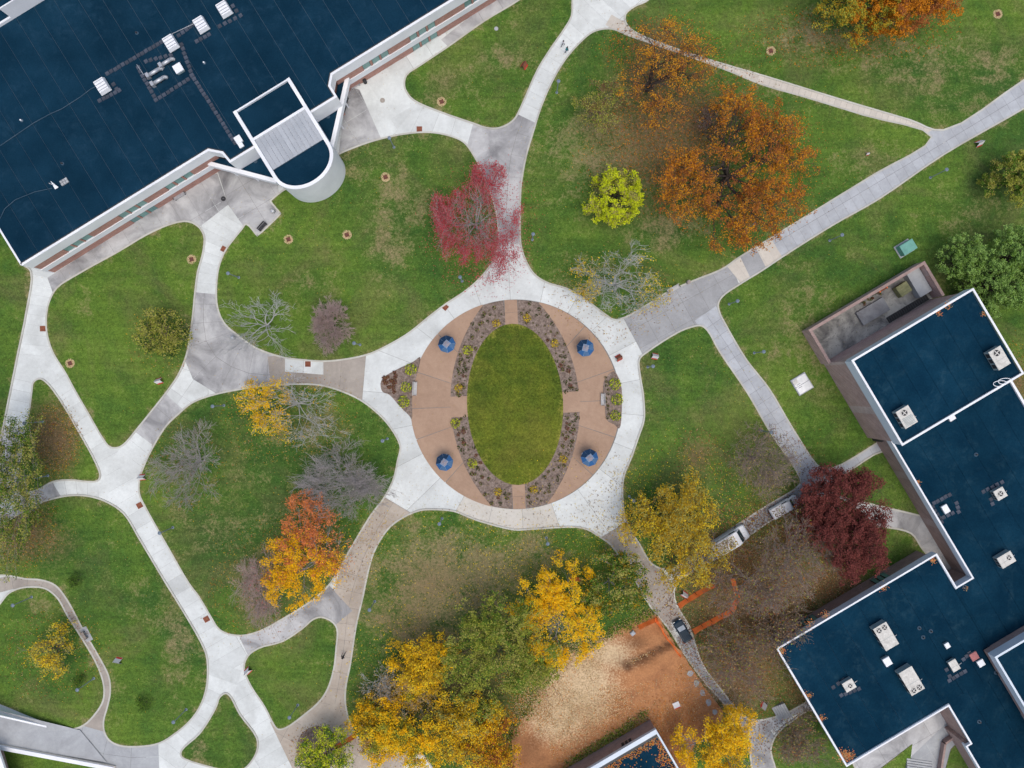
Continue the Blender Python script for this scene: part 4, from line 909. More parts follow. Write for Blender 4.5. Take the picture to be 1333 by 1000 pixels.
def tree(name, label, px, py, rpx, h, mats, nleaf, leaf=0.34, bark='bark', seed=1, limbs=7, kids=(5, 5, 4), spread=0.95, up=0.35, trunk=0.22, keep=None, pick=None, ry=None,
         cat='tree', group=None, droop=0.0, thick=1.0, jit=0.5, wob=0.22, flat=0.5, zc=0.66, ratio=0.62, minr=0.012):
    """crown centre at photo pixel (px,py), radius rpx (px) at about zc of the height h (m)"""
    rng = np.random.default_rng(seed); segs, tips = grow_tree(seed, limbs, kids, spread, up, trunk, wob, ratio, droop)
    T = np.array([t[0] for t in tips]); cx, cy = np.median(T[:, 0]), np.median(T[:, 1])
    rx_ = np.percentile(np.abs(T[:, 0]-cx), 96); ry_ = np.percentile(np.abs(T[:, 1]-cy), 96); zt = T[:, 2].max()
    kk = S*(1 - h*zc/HC); sx, sy, sz = rpx*kk/rx_, (ry or rpx)*kk/ry_, h/zt
    cc = P(px, py, h*zc); base = Vector((cc.x - cx*sx, cc.y - cy*sy, 0))
    root = empty(name, base); tag(root, label, cat, group)
    SC = np.array([sx, sy, sz]); P0 = np.array([s[0] for s in segs])*SC; P1 = np.array([s[1] for s in segs])*SC
    k_r = h*thick; R0 = np.maximum(np.array([s[2] for s in segs])*k_r*0.62, minr); R1 = np.maximum(np.array([s[3] for s in segs])*k_r*0.62, minr*0.8)
    lev = np.array([s[4] for s in segs])
    me = tube_mesh('trunk', P0[lev < 1], P1[lev < 1], R0[lev < 1], R1[lev < 1]); link('trunk', me, M[bark if bark != 'pale' else 'pale'], root)
    me = tube_mesh('branches', P0[lev >= 1], P1[lev >= 1], R0[lev >= 1], R1[lev >= 1]); link('branches', me, M[bark], root)
    if nleaf:
        TP = T*SC; TB = np.array([t[2] for t in tips])*SC; cl = np.array([t[1] for t in tips])
        i = rng.integers(0, len(TP), int(nleaf*LEAFN)); f = rng.uniform(-0.15, 1.25, len(i))[:, None]
        C = TB[i] + (TP[i]-TB[i])*f + rng.normal(0, jit*JITK, (len(i), 3))*np.array([1, 1, 0.7])
        rel = np.c_[(C[:, 0]-cx*sx)/(rpx*kk), -(C[:, 1]-cy*sy)/((ry or rpx)*kk)]       # unit crown space, y down as in the photo
        m = np.ones(len(C), bool)
        m &= np.hypot(rel[:, 0], rel[:, 1]) < 1.22
        if keep is not None: m &= rng.random(len(C)) < keep(rel[:, 0], rel[:, 1], cl[i])
        C, rel, ci = C[m], rel[m], cl[i][m]
        V, F = leaf_quads(C, leaf*LEAFK, rng, flat)
        if pick is not None: mi = pick(rel[:, 0], rel[:, 1], ci, rng)
        else: mi = np.minimum((np.clip(ci + rng.normal(0, 0.16, len(ci)), 0, 0.999)*len(mats)).astype(int), len(mats)-1)
        link('crown', fastmesh('crown', V, F, mi), [L[x] for x in mats], root)
    return root
def k_(ci, a, b, thr): return np.where(ci < thr, a, b)
outer = lambda x, y, c: np.clip((np.hypot(x, y) - 0.30)*2.0, 0.03, 1)
# --- upper lawns
tree('maple_tree', 'crimson maple with bare grey inner branches beside the grey walk', 622, 286, 54, 11, ['crimson', 'rose', 'crimson', 'rose'], 22000, 0.22, 'twig', 11, 8, (6, 6, 5), keep=lambda x, y, c: np.clip((np.hypot(x, y)-0.22)*1.8, 0.16, 1)*np.where(c < 0.25, 0.25, 1.0), ry=70, thick=0.8, jit=0.6, minr=0.02)
tree('ginkgo_tree', 'bright lime yellow tree with lumpy crown standing alone on lawn', 799, 253, 34, 8.5, ['lime', 'lime', 'khaki'], 8500, 0.30, 'bark', 5, 15, (5, 4, 3), up=0.05, spread=0.45, jit=0.36, keep=lambda x, y, c: 0.95)
def oak_keep(x, y, c):
    gap = np.clip(1 - np.hypot((x+0.62)/0.42, (y+0.62)/0.5), 0, 1)*3 + np.clip(1 - np.hypot((x+0.28)/0.26, (y-0.12)/0.26), 0, 1)*1.6 + np.clip(1 - np.hypot((x+0.05)/0.2, (y+0.5)/0.5), 0, 1)*1.5
    return np.clip(1 - gap, 0.03, 1)*np.where(c < 0.22, 0.15, 1.0)
tree('oak_tree', 'largest orange oak with dark spreading limbs and thinning crown', 966, 214, 98, 15, ['rust', 'orange', 'amber', 'brown', 'orange', 'rust'], 40000, 0.26, 'bark', 21, 9, (6, 5, 5), keep=oak_keep, thick=1.15, spread=1.0, up=0.15, jit=0.55)
tree('oak_tree', 'thin orange oak overhanging the narrow cream path', 872, 92, 62, 13, ['orange', 'rust', 'brown', 'amber'], 12000, 0.25, 'bark', 22, 7, (5, 5, 4), keep=lambda x, y, c: np.where(c < 0.45, 0.08, 0.85), jit=0.6)
tree('young_tree', 'nearly bare olive tree beside the thin orange oak', 783, 135, 33, 8, ['olive', 'khaki', 'brown'], 2600, 0.24, 'browntwig', 23, 7, (5, 4, 4), thick=0.6)
tree('oak_tree', 'dense rust and olive oak at the top of the far lawn', 1158, -12, 84, 14, ['rust', 'orange', 'ochre', 'rust', 'olive'], 34000, 0.29, 'bark', 24, 8, (6, 5, 4), pick=lambda x, y, c, r: np.where(x + (c-0.5)*1.1 < -0.15, np.where(r.random(len(x)) < 0.5, 2, 4), np.where(c < 0.5, 0, 1)))
tree('broadleaf_tree', 'round olive green tree at the right lawn edge above pines', 1328, 231, 32, 8, ['olive', 'khaki', 'green'], 9500, 0.28, 'bark', 25, 8, (5, 4, 4), jit=0.35)
for i, (x, y, r, h, lb) in enumerate(((1262, 338, 30, 8, 'soft green pine nearest the service yard corner'), (1326, 325, 36, 10, 'tall soft green pine rising behind the low pines'), (1300, 372, 34, 9, 'broad soft green pine between the tall pine and roof corner'), (1281, 396, 22, 7, 'small soft green pine squeezed against the roof edge'), (1344, 368, 30, 9, 'soft green pine at the lawn edge below the tall pine'))):
    tree('pine_tree', lb, x, y, r, h, ['pine', 'pine', 'green', 'pine'], int(260*r), 0.27, 'bark', 30+i, 10, (5, 4, 3), up=0.05, droop=0.05, spread=0.8, jit=0.3, group='pines by the stepped building')
def yel_out(x, y, c): return np.clip((np.abs(x) - 0.35)*1.6, 0.03, 0.9)
tree('ash_tree', 'half bare tree with yellow tips overhanging the white ring walk', 806, 373, 58, 9, ['ochre', 'yellow', 'khaki'], 4500, 0.28, 'pale', 41, 9, (5, 5, 5), keep=yel_out, ry=44, thick=0.55, minr=0.022)
tree('red_shrub', 'small reddish twiggy shrub in the gap of the largest oak', 921, 153, 18, 4.5, ['maroon', 'brown', 'wine'], 350, 0.22, 'pink', 57, 7, (4, 4, 3), thick=1.0, cat='shrub')
# --- left lawns
tree('willow_tree', 'small olive weeping tree on the lawn below the brick facade', 209, 437, 31, 6.5, ['khaki', 'olive', 'khaki', 'olive', 'dkgreen'], 6000, 0.30, 'browntwig', 42, 9, (5, 4, 4), droop=0.1, keep=lambda x, y, c: np.where(c < 0.3, 0.35, 0.9))
tree('bare_tree', 'bare pale grey tree with open limbs beside mottled walk', 334, 421, 46, 8.5, [], 0, 0.2, 'pale', 43, 9, (5, 4, 3), spread=0.7, thick=0.75, ry=42, minr=0.022)
tree('bare_tree', 'small dense bare tree with pinkish twigs on the lawn', 428, 422, 23, 6, [], 0, 0.2, 'pink', 44, 16, (8, 7, 5), spread=0.7, thick=0.5, ry=31, minr=0.022)
tree('honey_locust', 'half bare tree with golden leaves on its side by the tan walk', 376, 528, 58, 9.5, ['yellow', 'gold', 'ochre'], 9500, 0.25, 'pale', 45, 8, (5, 5, 5), keep=lambda x, y, c: np.clip(0.22 - x*1.5, 0.02, 1)*np.where(c < 0.25, 0.3, 1), ry=46, thick=0.6, minr=0.024)
tree('bare_tree', 'bare dark grey tree reaching over the white path junction', 240, 606, 52, 9, ['brown'], 250, 0.2, 'twig', 46, 9, (6, 6, 5), thick=0.6, minr=0.020, spread=0.85)
tree('bare_tree', 'wide bare grey tree above the orange and gold maple', 452, 631, 60, 9, [], 0, 0.2, 'twig', 47, 16, (7, 7, 5), ry=43, spread=0.75, thick=0.55, minr=0.022)
tree('maple_tree', 'maple turning coral at the top and gold below beside tan walk', 404, 728, 56, 10, ['coral', 'gold', 'ochre', 'rust'], 17000, 0.26, 'twig', 48, 8, (5, 5, 4), ry=74, pick=lambda x, y, c, r: np.where(y + (c-.5)*1.1 + r.normal(0, 0.12, len(x)) < -0.12, np.where(r.random(len(x)) < 0.75, 0, 3), np.where(r.random(len(x)) < 0.8, 1, 2)),
     keep=lambda x, y, c: np.clip(1.0 - np.clip(x-0.1, 0, 1)*1.3*(y < 0.4), 0.08, 1), thick=0.8)
tree('bare_tree', 'bare pinkish tree tucked behind the coral and gold maple', 338, 768, 29, 7, ['rose', 'tanleaf'], 350, 0.22, 'pink', 49, 13, (7, 7, 4), ry=46, thick=0.5, minr=0.018)
tree('mixed_tree', 'tall loose olive tree with pale branches at the left walk', 2, 640, 54, 13, ['olive', 'dkgreen', 'green', 'khaki'], 22000, 0.27, 'twig', 50, 8, (6, 6, 4), ry=98, keep=lambda x, y, c: np.where(c < 0.3, 0.45, 0.95), thick=0.5)
tree('crabapple_tree', 'small ochre tree inside the curved lower walk', 68, 853, 31, 6, ['ochre', 'yellow', 'khaki'], 4200, 0.26, 'browntwig', 51, 8, (5, 4, 4), ry=34, keep=lambda x, y, c: np.where(c < 0.4, 0.35, 0.9))
tree('young_conifer', 'small dark green sapling beside the broad lower lawn path', 185, 917, 9, 2.2, ['dkgreen', 'green'], 500, 0.2, 'bark', 52, 6, (4, 3), thick=0.6, cat='sapling')
tree('young_conifer', 'small dark green sapling near the top of the curved walk', 96, 757, 9, 2.2, ['dkgreen', 'green'], 450, 0.2, 'bark', 53, 6, (4, 3), thick=0.6, cat='sapling')
tree('young_conifer', 'small dark green sapling below the ochre tree', 101, 888, 7, 2.0, ['dkgreen', 'green'], 350, 0.2, 'bark', 54, 6, (4, 3), thick=0.6, cat='sapling')
# --- lower wood
tree('maple_tree', 'golden maple with a bare hollow near the bare soil', 723, 802, 58, 10.5, ['gold', 'yellow', 'gold'], 17000, 0.28, 'twig', 60, 9, (5, 5, 4), ry=64, keep=lambda x, y, c: np.clip(np.hypot((x+0.0)/0.42, (y-0.22)/0.40) - 0.35, 0.03, 1), thick=0.7)
tree('mixed_tree', 'green and ochre tree with grey twigs beside golden maple', 803, 768, 47, 9, ['green', 'ochre', 'dkgreen', 'green', 'khaki'], 17000, 0.29, 'twig', 61, 8, (5, 5, 4), ry=43, keep=lambda x, y, c: np.where(c < 0.3, 0.2, 0.85), thick=0.6)
tree('linden_tree', 'large mustard yellow tree beside the parked white van', 888, 688, 68, 12, ['yellow', 'ochre', 'khaki', 'ochre'], 24000, 0.27, 'bark', 62, 9, (7, 6, 4), ry=72, keep=lambda x, y, c: np.where(c < 0.2, 0.3, 0.95)*np.clip(1.25 - np.clip(x-0.2, 0, 1), 0, 1))
tree('plum_tree', 'dark maroon tree partly covering the second white vehicle', 1096, 684, 60, 11, ['maroon', 'maroon', 'wine', 'maroon'], 42000, 0.28, 'bark', 63, 9, (7, 6, 4), ry=70, keep=lambda x, y, c: np.clip(1.2 - np.clip(-x+y*0.6-0.5, 0, 1)*3, 0.05, 1))
tree('bare_tree', 'bare brown tree by the slab walk and maroon tree', 1000, 606, 40, 9, ['tanleaf', 'khaki'], 700, 0.22, 'dusky', 64, 11, (6, 6, 5), ry=46, thick=0.55, minr=0.024)
for i, (x, y, r, h, lb, n) in enumerate(((1040, 725, 58, 11, 'bare grey brown tree between the two white vehicles and the wing', 900), (985, 770, 56, 11, 'bare brown tree inside the orange netting', 1600), (960, 858, 52, 10, 'bare brown tree right of the car with olive leaves', 1700), (1012, 828, 40, 9, 'bare brown tree near the wing corner with rust leaves', 900), (1042, 968, 32, 7, 'bare olive brown tree by the wing steps', 800))):
    tree('bare_tree', lb, x, y, r, h, ['brown', 'rust', 'olive', 'tanleaf'], n, 0.26, ('dusky', 'dusky', 'browntwig', 'browntwig', 'browntwig')[i], 70+i, 11, (6, 6, 5), thick=0.6, minr=0.022, jit=0.7)
tree('poplar_tree', 'golden tree beside the small building at the lower edge', 944, 972, 54, 10, ['gold', 'yellow', 'gold', 'ochre'], 15000, 0.27, 'twig', 80, 8, (5, 5, 4), ry=46, keep=lambda x, y, c: np.clip(1.1 - np.clip(x+0.05, 0, 1)*np.clip(y+0.6, 0, 1)*1.6, 0.15, 1))
for i, a in enumerate((
    ('golden_tree', 'golden tree at the head of the lower grove', 549, 866, 40, 10, ['gold', 'yellow', 'ochre'], 5200),
    ('green_tree', 'broad olive green tree in the lower grove beside golden maple', 645, 855, 66, 12, ['olive', 'khaki', 'green', 'olive'], 13500),
    ('golden_tree', 'golden tree at the bottom of the lower grove by the orange netting', 524, 962, 46, 10, ['gold', 'gold', 'yellow', 'olive'], 7600),
    ('golden_tree', 'ochre gold tree between the green tree and the lowest golden tree', 603, 940, 42, 10, ['yellow', 'ochre', 'gold', 'khaki'], 5600),
    ('small_tree', 'small olive and gold tree at the tip of the lower grove', 478, 932, 23, 7, ['olive', 'ochre', 'gold'], 2500),
    ('pale_tree', 'thin tan leaved tree with pale twigs within the lower grove', 532, 908, 32, 8, ['tanleaf', 'ochre'], 1900),
    ('orange_tree', 'orange brown tree at the grove edge beside bare soil', 640, 975, 38, 9, ['orange', 'ochre', 'gold', 'rust'], 4600),
    ('bare_tree', 'bare pale tree poking out of the lower grove', 500, 896, 24, 7, ['tanleaf'], 200),
    ('rust_tree', 'thin rust coloured tree above the netting end', 490, 960, 24, 7, ['rust', 'tanleaf', 'ochre'], 1500),
    ('lime_tree', 'yellow green tree in the round mulched bed', 422, 985, 30, 7, ['lime', 'khaki', 'lime', 'green'], 3400))):
    tree(a[0], a[1], a[2], a[3], a[4]*1.1, a[5], a[6], int(a[7]*1.9), 0.27, 'pale' if 'bare' in a[0] or 'pale' in a[0] else 'bark', 90+i, 8, (5, 5, 4) if a[4] > 30 else (5, 4, 4), keep=lambda x, y, c: np.where(c < 0.18, 0.35, 1.0), thick=0.7, minr=0.016)

# ------------------------------------------------------------------ fallen leaves, straw, soil
def scatter(name, label, mats, zones, size, z=LZ+0.02, thin=False, seed=0, hf=None):
    rng = np.random.default_rng(seed); Cs = []
    for x, y, rx, ry, n in zones:
        r = np.sqrt(rng.random(n))*0.85 + np.abs(rng.normal(0, 0.16, n)); t = rng.uniform(0, 2*math.pi, n); X = x + rx*r*np.cos(t); Y = y + ry*r*np.sin(t)
        Cs.append(np.c_[(X-666.5)*S*(1-z/HC), (500-Y)*S*(1-z/HC), np.full(n, z) + rng.uniform(0, 0.03, n)])
    C = np.concatenate(Cs); V, F = leaf_quads(C, size, rng, 0.25)
    mi = rng.integers(0, len(mats), len(C))
    o = link(name, fastmesh(name, V, F, mi), [L[m] for m in mats]); tag(o, label, 'leaves', kind='stuff'); return o
scatter('fallen_leaves', 'brown and orange leaves fallen below the orange oaks', ['rust', 'brown', 'orange', 'brown'], [(895,160,110,85,4200),(862,65,75,45,2600),(950,215,125,95,3400),(840,200,90,80,1500),(1050,50,90,40,900),(1140,40,110,40,900)], 0.22, seed=1)
scatter('fallen_leaves', 'yellow and brown leaves fallen round the lower grove', ['ochre', 'brown', 'yellow', 'tanleaf'], [(600,900,160,130,4500),(720,800,120,110,2500),(880,690,120,110,3200),(690,720,120,40,700),(760,640,90,60,420),(560,720,150,60,900)], 0.19, seed=2)
scatter('fallen_leaves', 'dull brown leaf litter under the bare trees by the wing', ['brown', 'rust', 'tanleaf', 'brown', 'wine'], [(985,775,130,110,12000),(960,870,95,80,4500),(1045,720,100,70,4200),(1060,800,90,60,2500),(985,690,90,40,2600),(930,730,50,30,900),(1000,615,70,60,1300),(1030,930,90,60,1800),(910,590,34,34,500)], 0.20, seed=3)
scatter('fallen_leaves', 'brown leaf litter on the left lawns', ['brown', 'rust', 'tanleaf', 'ochre'], [(72,572,34,48,1500),(25,685,50,60,2000),(240,610,55,60,700),(375,545,90,60,1500),(340,760,70,80,1200),(430,690,80,90,900),(68,850,70,60,1000),(210,445,50,45,350),(800,385,90,60,900),(1320,500,30,60,600),(415,975,40,36,500)], 0.19, seed=4)
scatter('fallen_leaves', 'crimson leaves fallen round the maple', ['crimson', 'rose'], [(628,300,75,85,1600),(655,330,30,40,350)], 0.18, seed=5)
scatter('fallen_leaves', 'small pale leaves scattered thinly over all the lawns', ['tanleaf', 'ochre', 'khaki', 'tanleaf'], [(700,520,700,560,4200),(620,740,170,110,1500),(420,620,160,140,900),(900,520,120,120,500),(150,800,150,150,700),(480,300,170,140,600),(880,180,220,180,1500)], 0.13, seed=15)
# bare soil with straw mulch
soil_px = []
_o = catmull([(672,1010),(668,960),(690,915),(722,868),(762,842),(800,822),(832,806),(853,800),(868,822),(888,852),(915,892),(940,926),(932,948),(905,968),(888,1012),(800,1030)], True, 6)
random.seed(8)
for i, (x, y) in enumerate(_o): k = noise.noise(Vector((x*0.05, y*0.05, 3)))*9 + noise.noise(Vector((x*0.16, y*0.16, 3)))*6; k2 = noise.noise(Vector((x*0.11, y*0.11, 9)))*7; edge = 1.0 if x < 800 else 0.25; soil_px.append((x+k*edge, y+k2*edge))
def soil_h(x, y):
    px, py = x/S+666.5, 500-y/S; h = 0.16*noise.noise(Vector((x*0.35, y*0.35, 1))) + 0.07*noise.noise(Vector((x*1.1, y*1.1, 5)))
    d = lambda ax, ay, bx, by: (lambda t: math.hypot(px-ax-(bx-ax)*t, py-ay-(by-ay)*t))(max(0, min(1, ((px-ax)*(bx-ax)+(py-ay)*(by-ay))/((bx-ax)**2+(by-ay)**2))))
    t = d(815, 864, 868, 838); h -= 0.75*math.exp(-(t/4.5)**2); h += 0.62*math.exp(-(t/24)**2)
    h += 0.5*math.exp(-(((px-690)/22)**2+((py-975)/20)**2)) + 0.3*math.exp(-(((px-845)/18)**2+((py-830)/12)**2))
    return max(h, -0.02)+0.05
m, t, b_, co = new_mat('bare_soil')
n1 = noise_node(t, co, 0.25, 6, .6); n2 = noise_node(t, co, 3.5, 5, .7)
col = ramp(t, n1, [(0.33, (0.30, 0.125, 0.045)), (0.52, (0.40, 0.185, 0.075)), (0.7, (0.26, 0.11, 0.045))])
at = N(t, 'ShaderNodeAttribute', attribute_name='straw').outputs['Fac']
sf = ramp(t, mth(t, 'ADD', at, mth(t, 'MULTIPLY', mth(t, 'SUBTRACT', n2, 0.5), 1.4)), [(0.35, (0,)*3), (0.75, (0.85,)*3)])
col = mixc(t, sf, col, (0.56, 0.44, 0.27)); dark_soil_shade = N(t, 'ShaderNodeAttribute', attribute_name='dark_soil_shade').outputs['Fac']
col = mixc(t, dark_soil_shade, col, (0.085, 0.038, 0.016))  # darkens soil spots and paints the trench's shade into the colour
col = mixc(t, 1.0, col, ramp(t, n2, [(0.3, (0.66,)*3), (0.65, (1.1,)*3)]), 'MULTIPLY'); t.links.new(col, b_.inputs['Base Color']); b_.inputs['Roughness'].default_value = 0.95
M['soil'] = m
so = tag(sheet('bare_soil', soil_px, LZ+0.03, M['soil'], step=0.55, attrs=False, hfun=soil_h), kind='structure')
A = np.array([v.co for v in so.data.vertices]); X = A[:, 0]/S+666.5; Y = 500-A[:, 1]/S
for nm, lst in (('straw', [(750,890,60,50,.95),(725,930,45,40,.95),(790,850,45,28,.8),(700,930,25,30,.6),(770,920,40,30,.7)]), ('dark_soil_shade', [(830,858,22,7,.5),(828,835,14,8,.6),(690,975,20,22,.5),(815,862,10,7,.8)] + [(816+52*f, 864-26*f, 8, 5.5, 1.0) for f in (0, .2, .4, .6, .8, 1)])):
    at = so.data.attributes.new(nm, 'FLOAT', 'POINT'); at.data.foreach_set('value', blobs(lst, X, Y).astype(np.float32))
scatter('straw_mulch', 'pale straw strewn over the bare soil', ['straw', 'tanleaf', 'straw'], [(750,890,80,62,6000),(725,935,60,45,3500),(790,850,55,30,1500),(860,900,70,60,900)], 0.17, LZ+0.16, seed=6)
scatter('fallen_leaves', 'orange brown leaf litter on bare soil beside the small building', ['rust', 'tanleaf', 'orange'], [(700,880,50,60,1500),(690,950,30,60,1500),(850,900,80,60,2600),(880,950,40,50,1600),(760,960,80,40,2200),(640,985,50,30,600)], 0.17, LZ+0.15, seed=7)
# ragged grass along the soil's edge and against the small building
rng = np.random.default_rng(31); pts = np.array(soil_px)[[i for i, p in enumerate(soil_px) if p[0] < 850]]; i = rng.integers(0, len(pts), 5200); Q = pts[i] + rng.normal(0, 4.5, (5200, 2))
f = rng.random(2600); Q2 = np.c_[742 + 102*f, 1004 - 68*f] + np.c_[-rng.random(2600)*16*0.55, -rng.random(2600)*16*0.85] + rng.normal(0, 1.5, (2600, 2)); Q = np.r_[Q, Q2]
C = np.c_[(Q[:, 0]-666.5)*S, (500-Q[:, 1])*S, np.full(len(Q), LZ+0.14) + rng.uniform(-0.05, 0.1, len(Q))]; V, F = leaf_quads(C, 0.26, rng, 0.5)
tag(link('grass_tufts', fastmesh('grass_tufts', V, F, rng.integers(0, 4, len(C))), [L['green'], L['dkgreen'], L['olive'], L['tanleaf']]), 'ragged grass tufts at the edge of the bare soil', 'grass', kind='stuff')
# leaves on the small building's roof: banked along its edges
rng = np.random.default_rng(9); n = 9000; U = rng.uniform(0.35, 20, n); Vv = rng.uniform(1.2, 14, n)
edge = np.minimum(U-0.35, (Vv-1.2)*1.3); nz = np.array([noise.noise(Vector((a*0.5, b*0.5, 2))) for a, b in zip(U, Vv)])
kp = edge < (1.5 + 2.2*nz + rng.normal(0, 0.25, n)); kp |= (rng.random(n) < 0.04)
C = np.array([(*B3(a, b), ZB + 0.0) for a, b in zip(U[kp], Vv[kp])]); C[:, 2] += rng.uniform(-0.03, 0.05, len(C))
V, F = leaf_quads(C, 0.24, rng, 0.3); tag(link('fallen_leaves', fastmesh('fallen_leaves', V, F, rng.integers(0, 3, len(C))), [L['coral'], L['tanleaf'], L['orange']]), 'orange leaves banked on the small building roof', 'leaves', kind='stuff')
rng = np.random.default_rng(10); Cs = []
for x, y, r_, n, z in ((1018, 848, 4, 120, ZL), (1055, 812, 5, 60, ZL), (1075, 800, 4, 60, ZL), (1098, 985, 6, 260, ZL), (1106, 984, 5, 160, ZL), (1052, 905, 4, 70, ZL), (1070, 935, 4, 60, ZL), (1215, 730, 3, 90, ZL), (1150, 765, 4, 60, ZL), (1195, 628, 2.5, 40, ZL), (1280, 408, 2.5, 40, ZU), (1235, 398, 4, 60, ZU), (1223, 408, 3, 40, ZU), (1257, 765, 2.5, 30, ZL)):
    q = rng.normal(0, r_*0.7, (n, 2)); Cs += [tuple(P(x+a, y+b, z - 0.04)) for a, b in q]
C = np.array(Cs); V, F = leaf_quads(C, 0.2, rng, 0.3); tag(link('fallen_leaves', fastmesh('fallen_leaves', V, F, rng.integers(0, 2, len(C))), [L['tanleaf'], L['coral']]), 'leaf drifts in the corners of the stepped building roofs', 'leaves', kind='stuff')

# ------------------------------------------------------------------ planting in the plaza beds
def tuft_mesh(name, n, r, h, mats, seed, leaf=0.16):
    rng = np.random.default_rng(seed); a = rng.uniform(0, 2*math.pi, n); rr = r*np.sqrt(rng.random(n)); C = np.c_[rr*np.cos(a), rr*np.sin(a), h*(1.05 - rr/r*0.75)*rng.uniform(0.45, 1, n)]
    V, F = leaf_quads(C, leaf, rng, 0.9); me = fastmesh(name, V, F, rng.integers(0, len(mats), n))
    for m in mats: me.materials.append(L[m])
    return me
per = [tuft_mesh('perennial', 24, 0.23, 0.3, ['dkgreen', 'brown', 'dkgreen'], 1, 0.17), tuft_mesh('perennial', 24, 0.22, 0.3, ['dkgreen', 'olive', 'brown'], 2, 0.17), tuft_mesh('perennial', 28, 0.26, 0.35, ['wine', 'maroon', 'brown'], 3, 0.18)]
shr = [tuft_mesh('shrub', 150, 0.72, 0.8, ['lime', 'khaki', 'olive'], 4, 0.22), tuft_mesh('shrub', 120, 0.62, 0.7, ['khaki', 'ochre', 'yellow'], 5, 0.2), tuft_mesh('shrub', 190, 0.85, 0.9, ['khaki', 'green', 'lime'], 6, 0.22)]
random.seed(12)
def plant(me, name, px, py, z, label, cat, group, s=1.0):
    o = bpy.data.objects.new(name, me); COL.objects.link(o); o.location = (*P2(px, py), z); o.rotation_euler.z = random.uniform(0, 6.28); o.scale = (s, s, s*random.uniform(0.8, 1.2)); return tag(o, label, cat, group)
cnt = 0
for bi, pl in enumerate(beds):
    A = np.linspace((0.16, 1.64, 3.30, 4.78)[bi] + 0.04, (1.50, 2.98, 4.64, 6.12)[bi] - 0.04, 24)
    for i, a in enumerate(A):
        r0, r1 = r_lawn(a), min(r_bed(a), RD-0.6)
        for f in ((0.22, 0.52, 0.82) if i % 2 else (0.36, 0.68)):
            x, y = PL(r0 + (r1-r0)*(f + random.uniform(-.11, .11)), a + random.uniform(-.028, .028)); c = random.random()
            if random.random() < 0.1: continue
            kk_ = 2 if c > 0.9 else (0 if c < .5 else 1); plant(per[kk_], 'perennial', x, y, 0.075, 'small ' + ('dark brownish green', 'olive green', 'wine red')[kk_] + ' perennial tuft in the oval bed ' + ('facing the leaf flecked ring walk', 'facing the tan walk arm', 'facing the crimson maple', 'facing the half bare ash tree')[bi], 'plant', 'perennials round the oval lawn', random.uniform(0.55, 1.6)); cnt += 1
for x, y, k, lb in ((646,421,1,'yellow shrub near the top left end of the oval beds'),(609,456,0,'lime yellow shrub beside the bed edge close to an umbrella'),(686,414,1,'yellow shrub near the top right end of the oval beds'),(722,447,1,'pale yellow shrub in the upper right oval bed'),(593,551,0,'lime shrub beside the west crossing walk'),(615,603,0,'bright yellow shrub in the lower left oval bed'),(648,640,1,'faded yellow shrub low in the lower left oval bed'),(733,598,1,'ochre shrub in the lower right oval bed'),(597,505,1,'faded shrub above the west crossing walk'),(695,637,1,'ochre shrub low in the lower right oval bed')):
    plant(shr[k], 'shrub', x, y, 0.075, lb, 'shrub', 'yellow shrubs in the oval beds', 1.2)
for x, y, s, lb in ((535,481,1.0,'rounded green yellow shrub at the top of the left side bed'),(529,504,0.9,'rounded green yellow shrub in the middle of the left side bed'),(526,523,1.0,'rounded green yellow shrub at the foot of the left side bed'),(800,500,1.0,'rounded green shrub at the top of the right side bed'),(803,520,1.0,'rounded green shrub in the middle of the right side bed'),(801,541,0.9,'rounded green shrub at the foot of the right side bed')):
    plant(shr[2], 'shrub', x, y, 0.095, lb, 'shrub', 'rounded shrubs in the side beds', s*1.25)
for x, y in [(505+random.uniform(-6, 6), 497+random.uniform(-9, 9)) for k in range(14)] + [(514+random.uniform(-2, 2), 485+k*3.2) for k in range(9)]:
    plant(per[2], 'perennial', x, y, 0.095, 'small reddish perennial tuft in the left side bed', 'plant', 'perennials in the left side bed', 1.2)
for k in range(11):
    plant(per[k % 2], 'perennial', 790+random.uniform(-2.5, 3), 492+k*5.2, 0.095, 'small dark perennial tuft in the right side bed', 'plant', 'perennials in the right side bed', 1.1)
for x, y, c in ((1130, 388, 8), (1140, 383, 7), (1120, 395, 6)):
    for k in range(c): plant(per[k % 3], 'weed', x+random.uniform(-5, 5), y+random.uniform(-2.5, 2.5), 0.19, 'weed tuft along the inner wall of the service yard', 'weed', 'weeds in the service yard', 1.0)

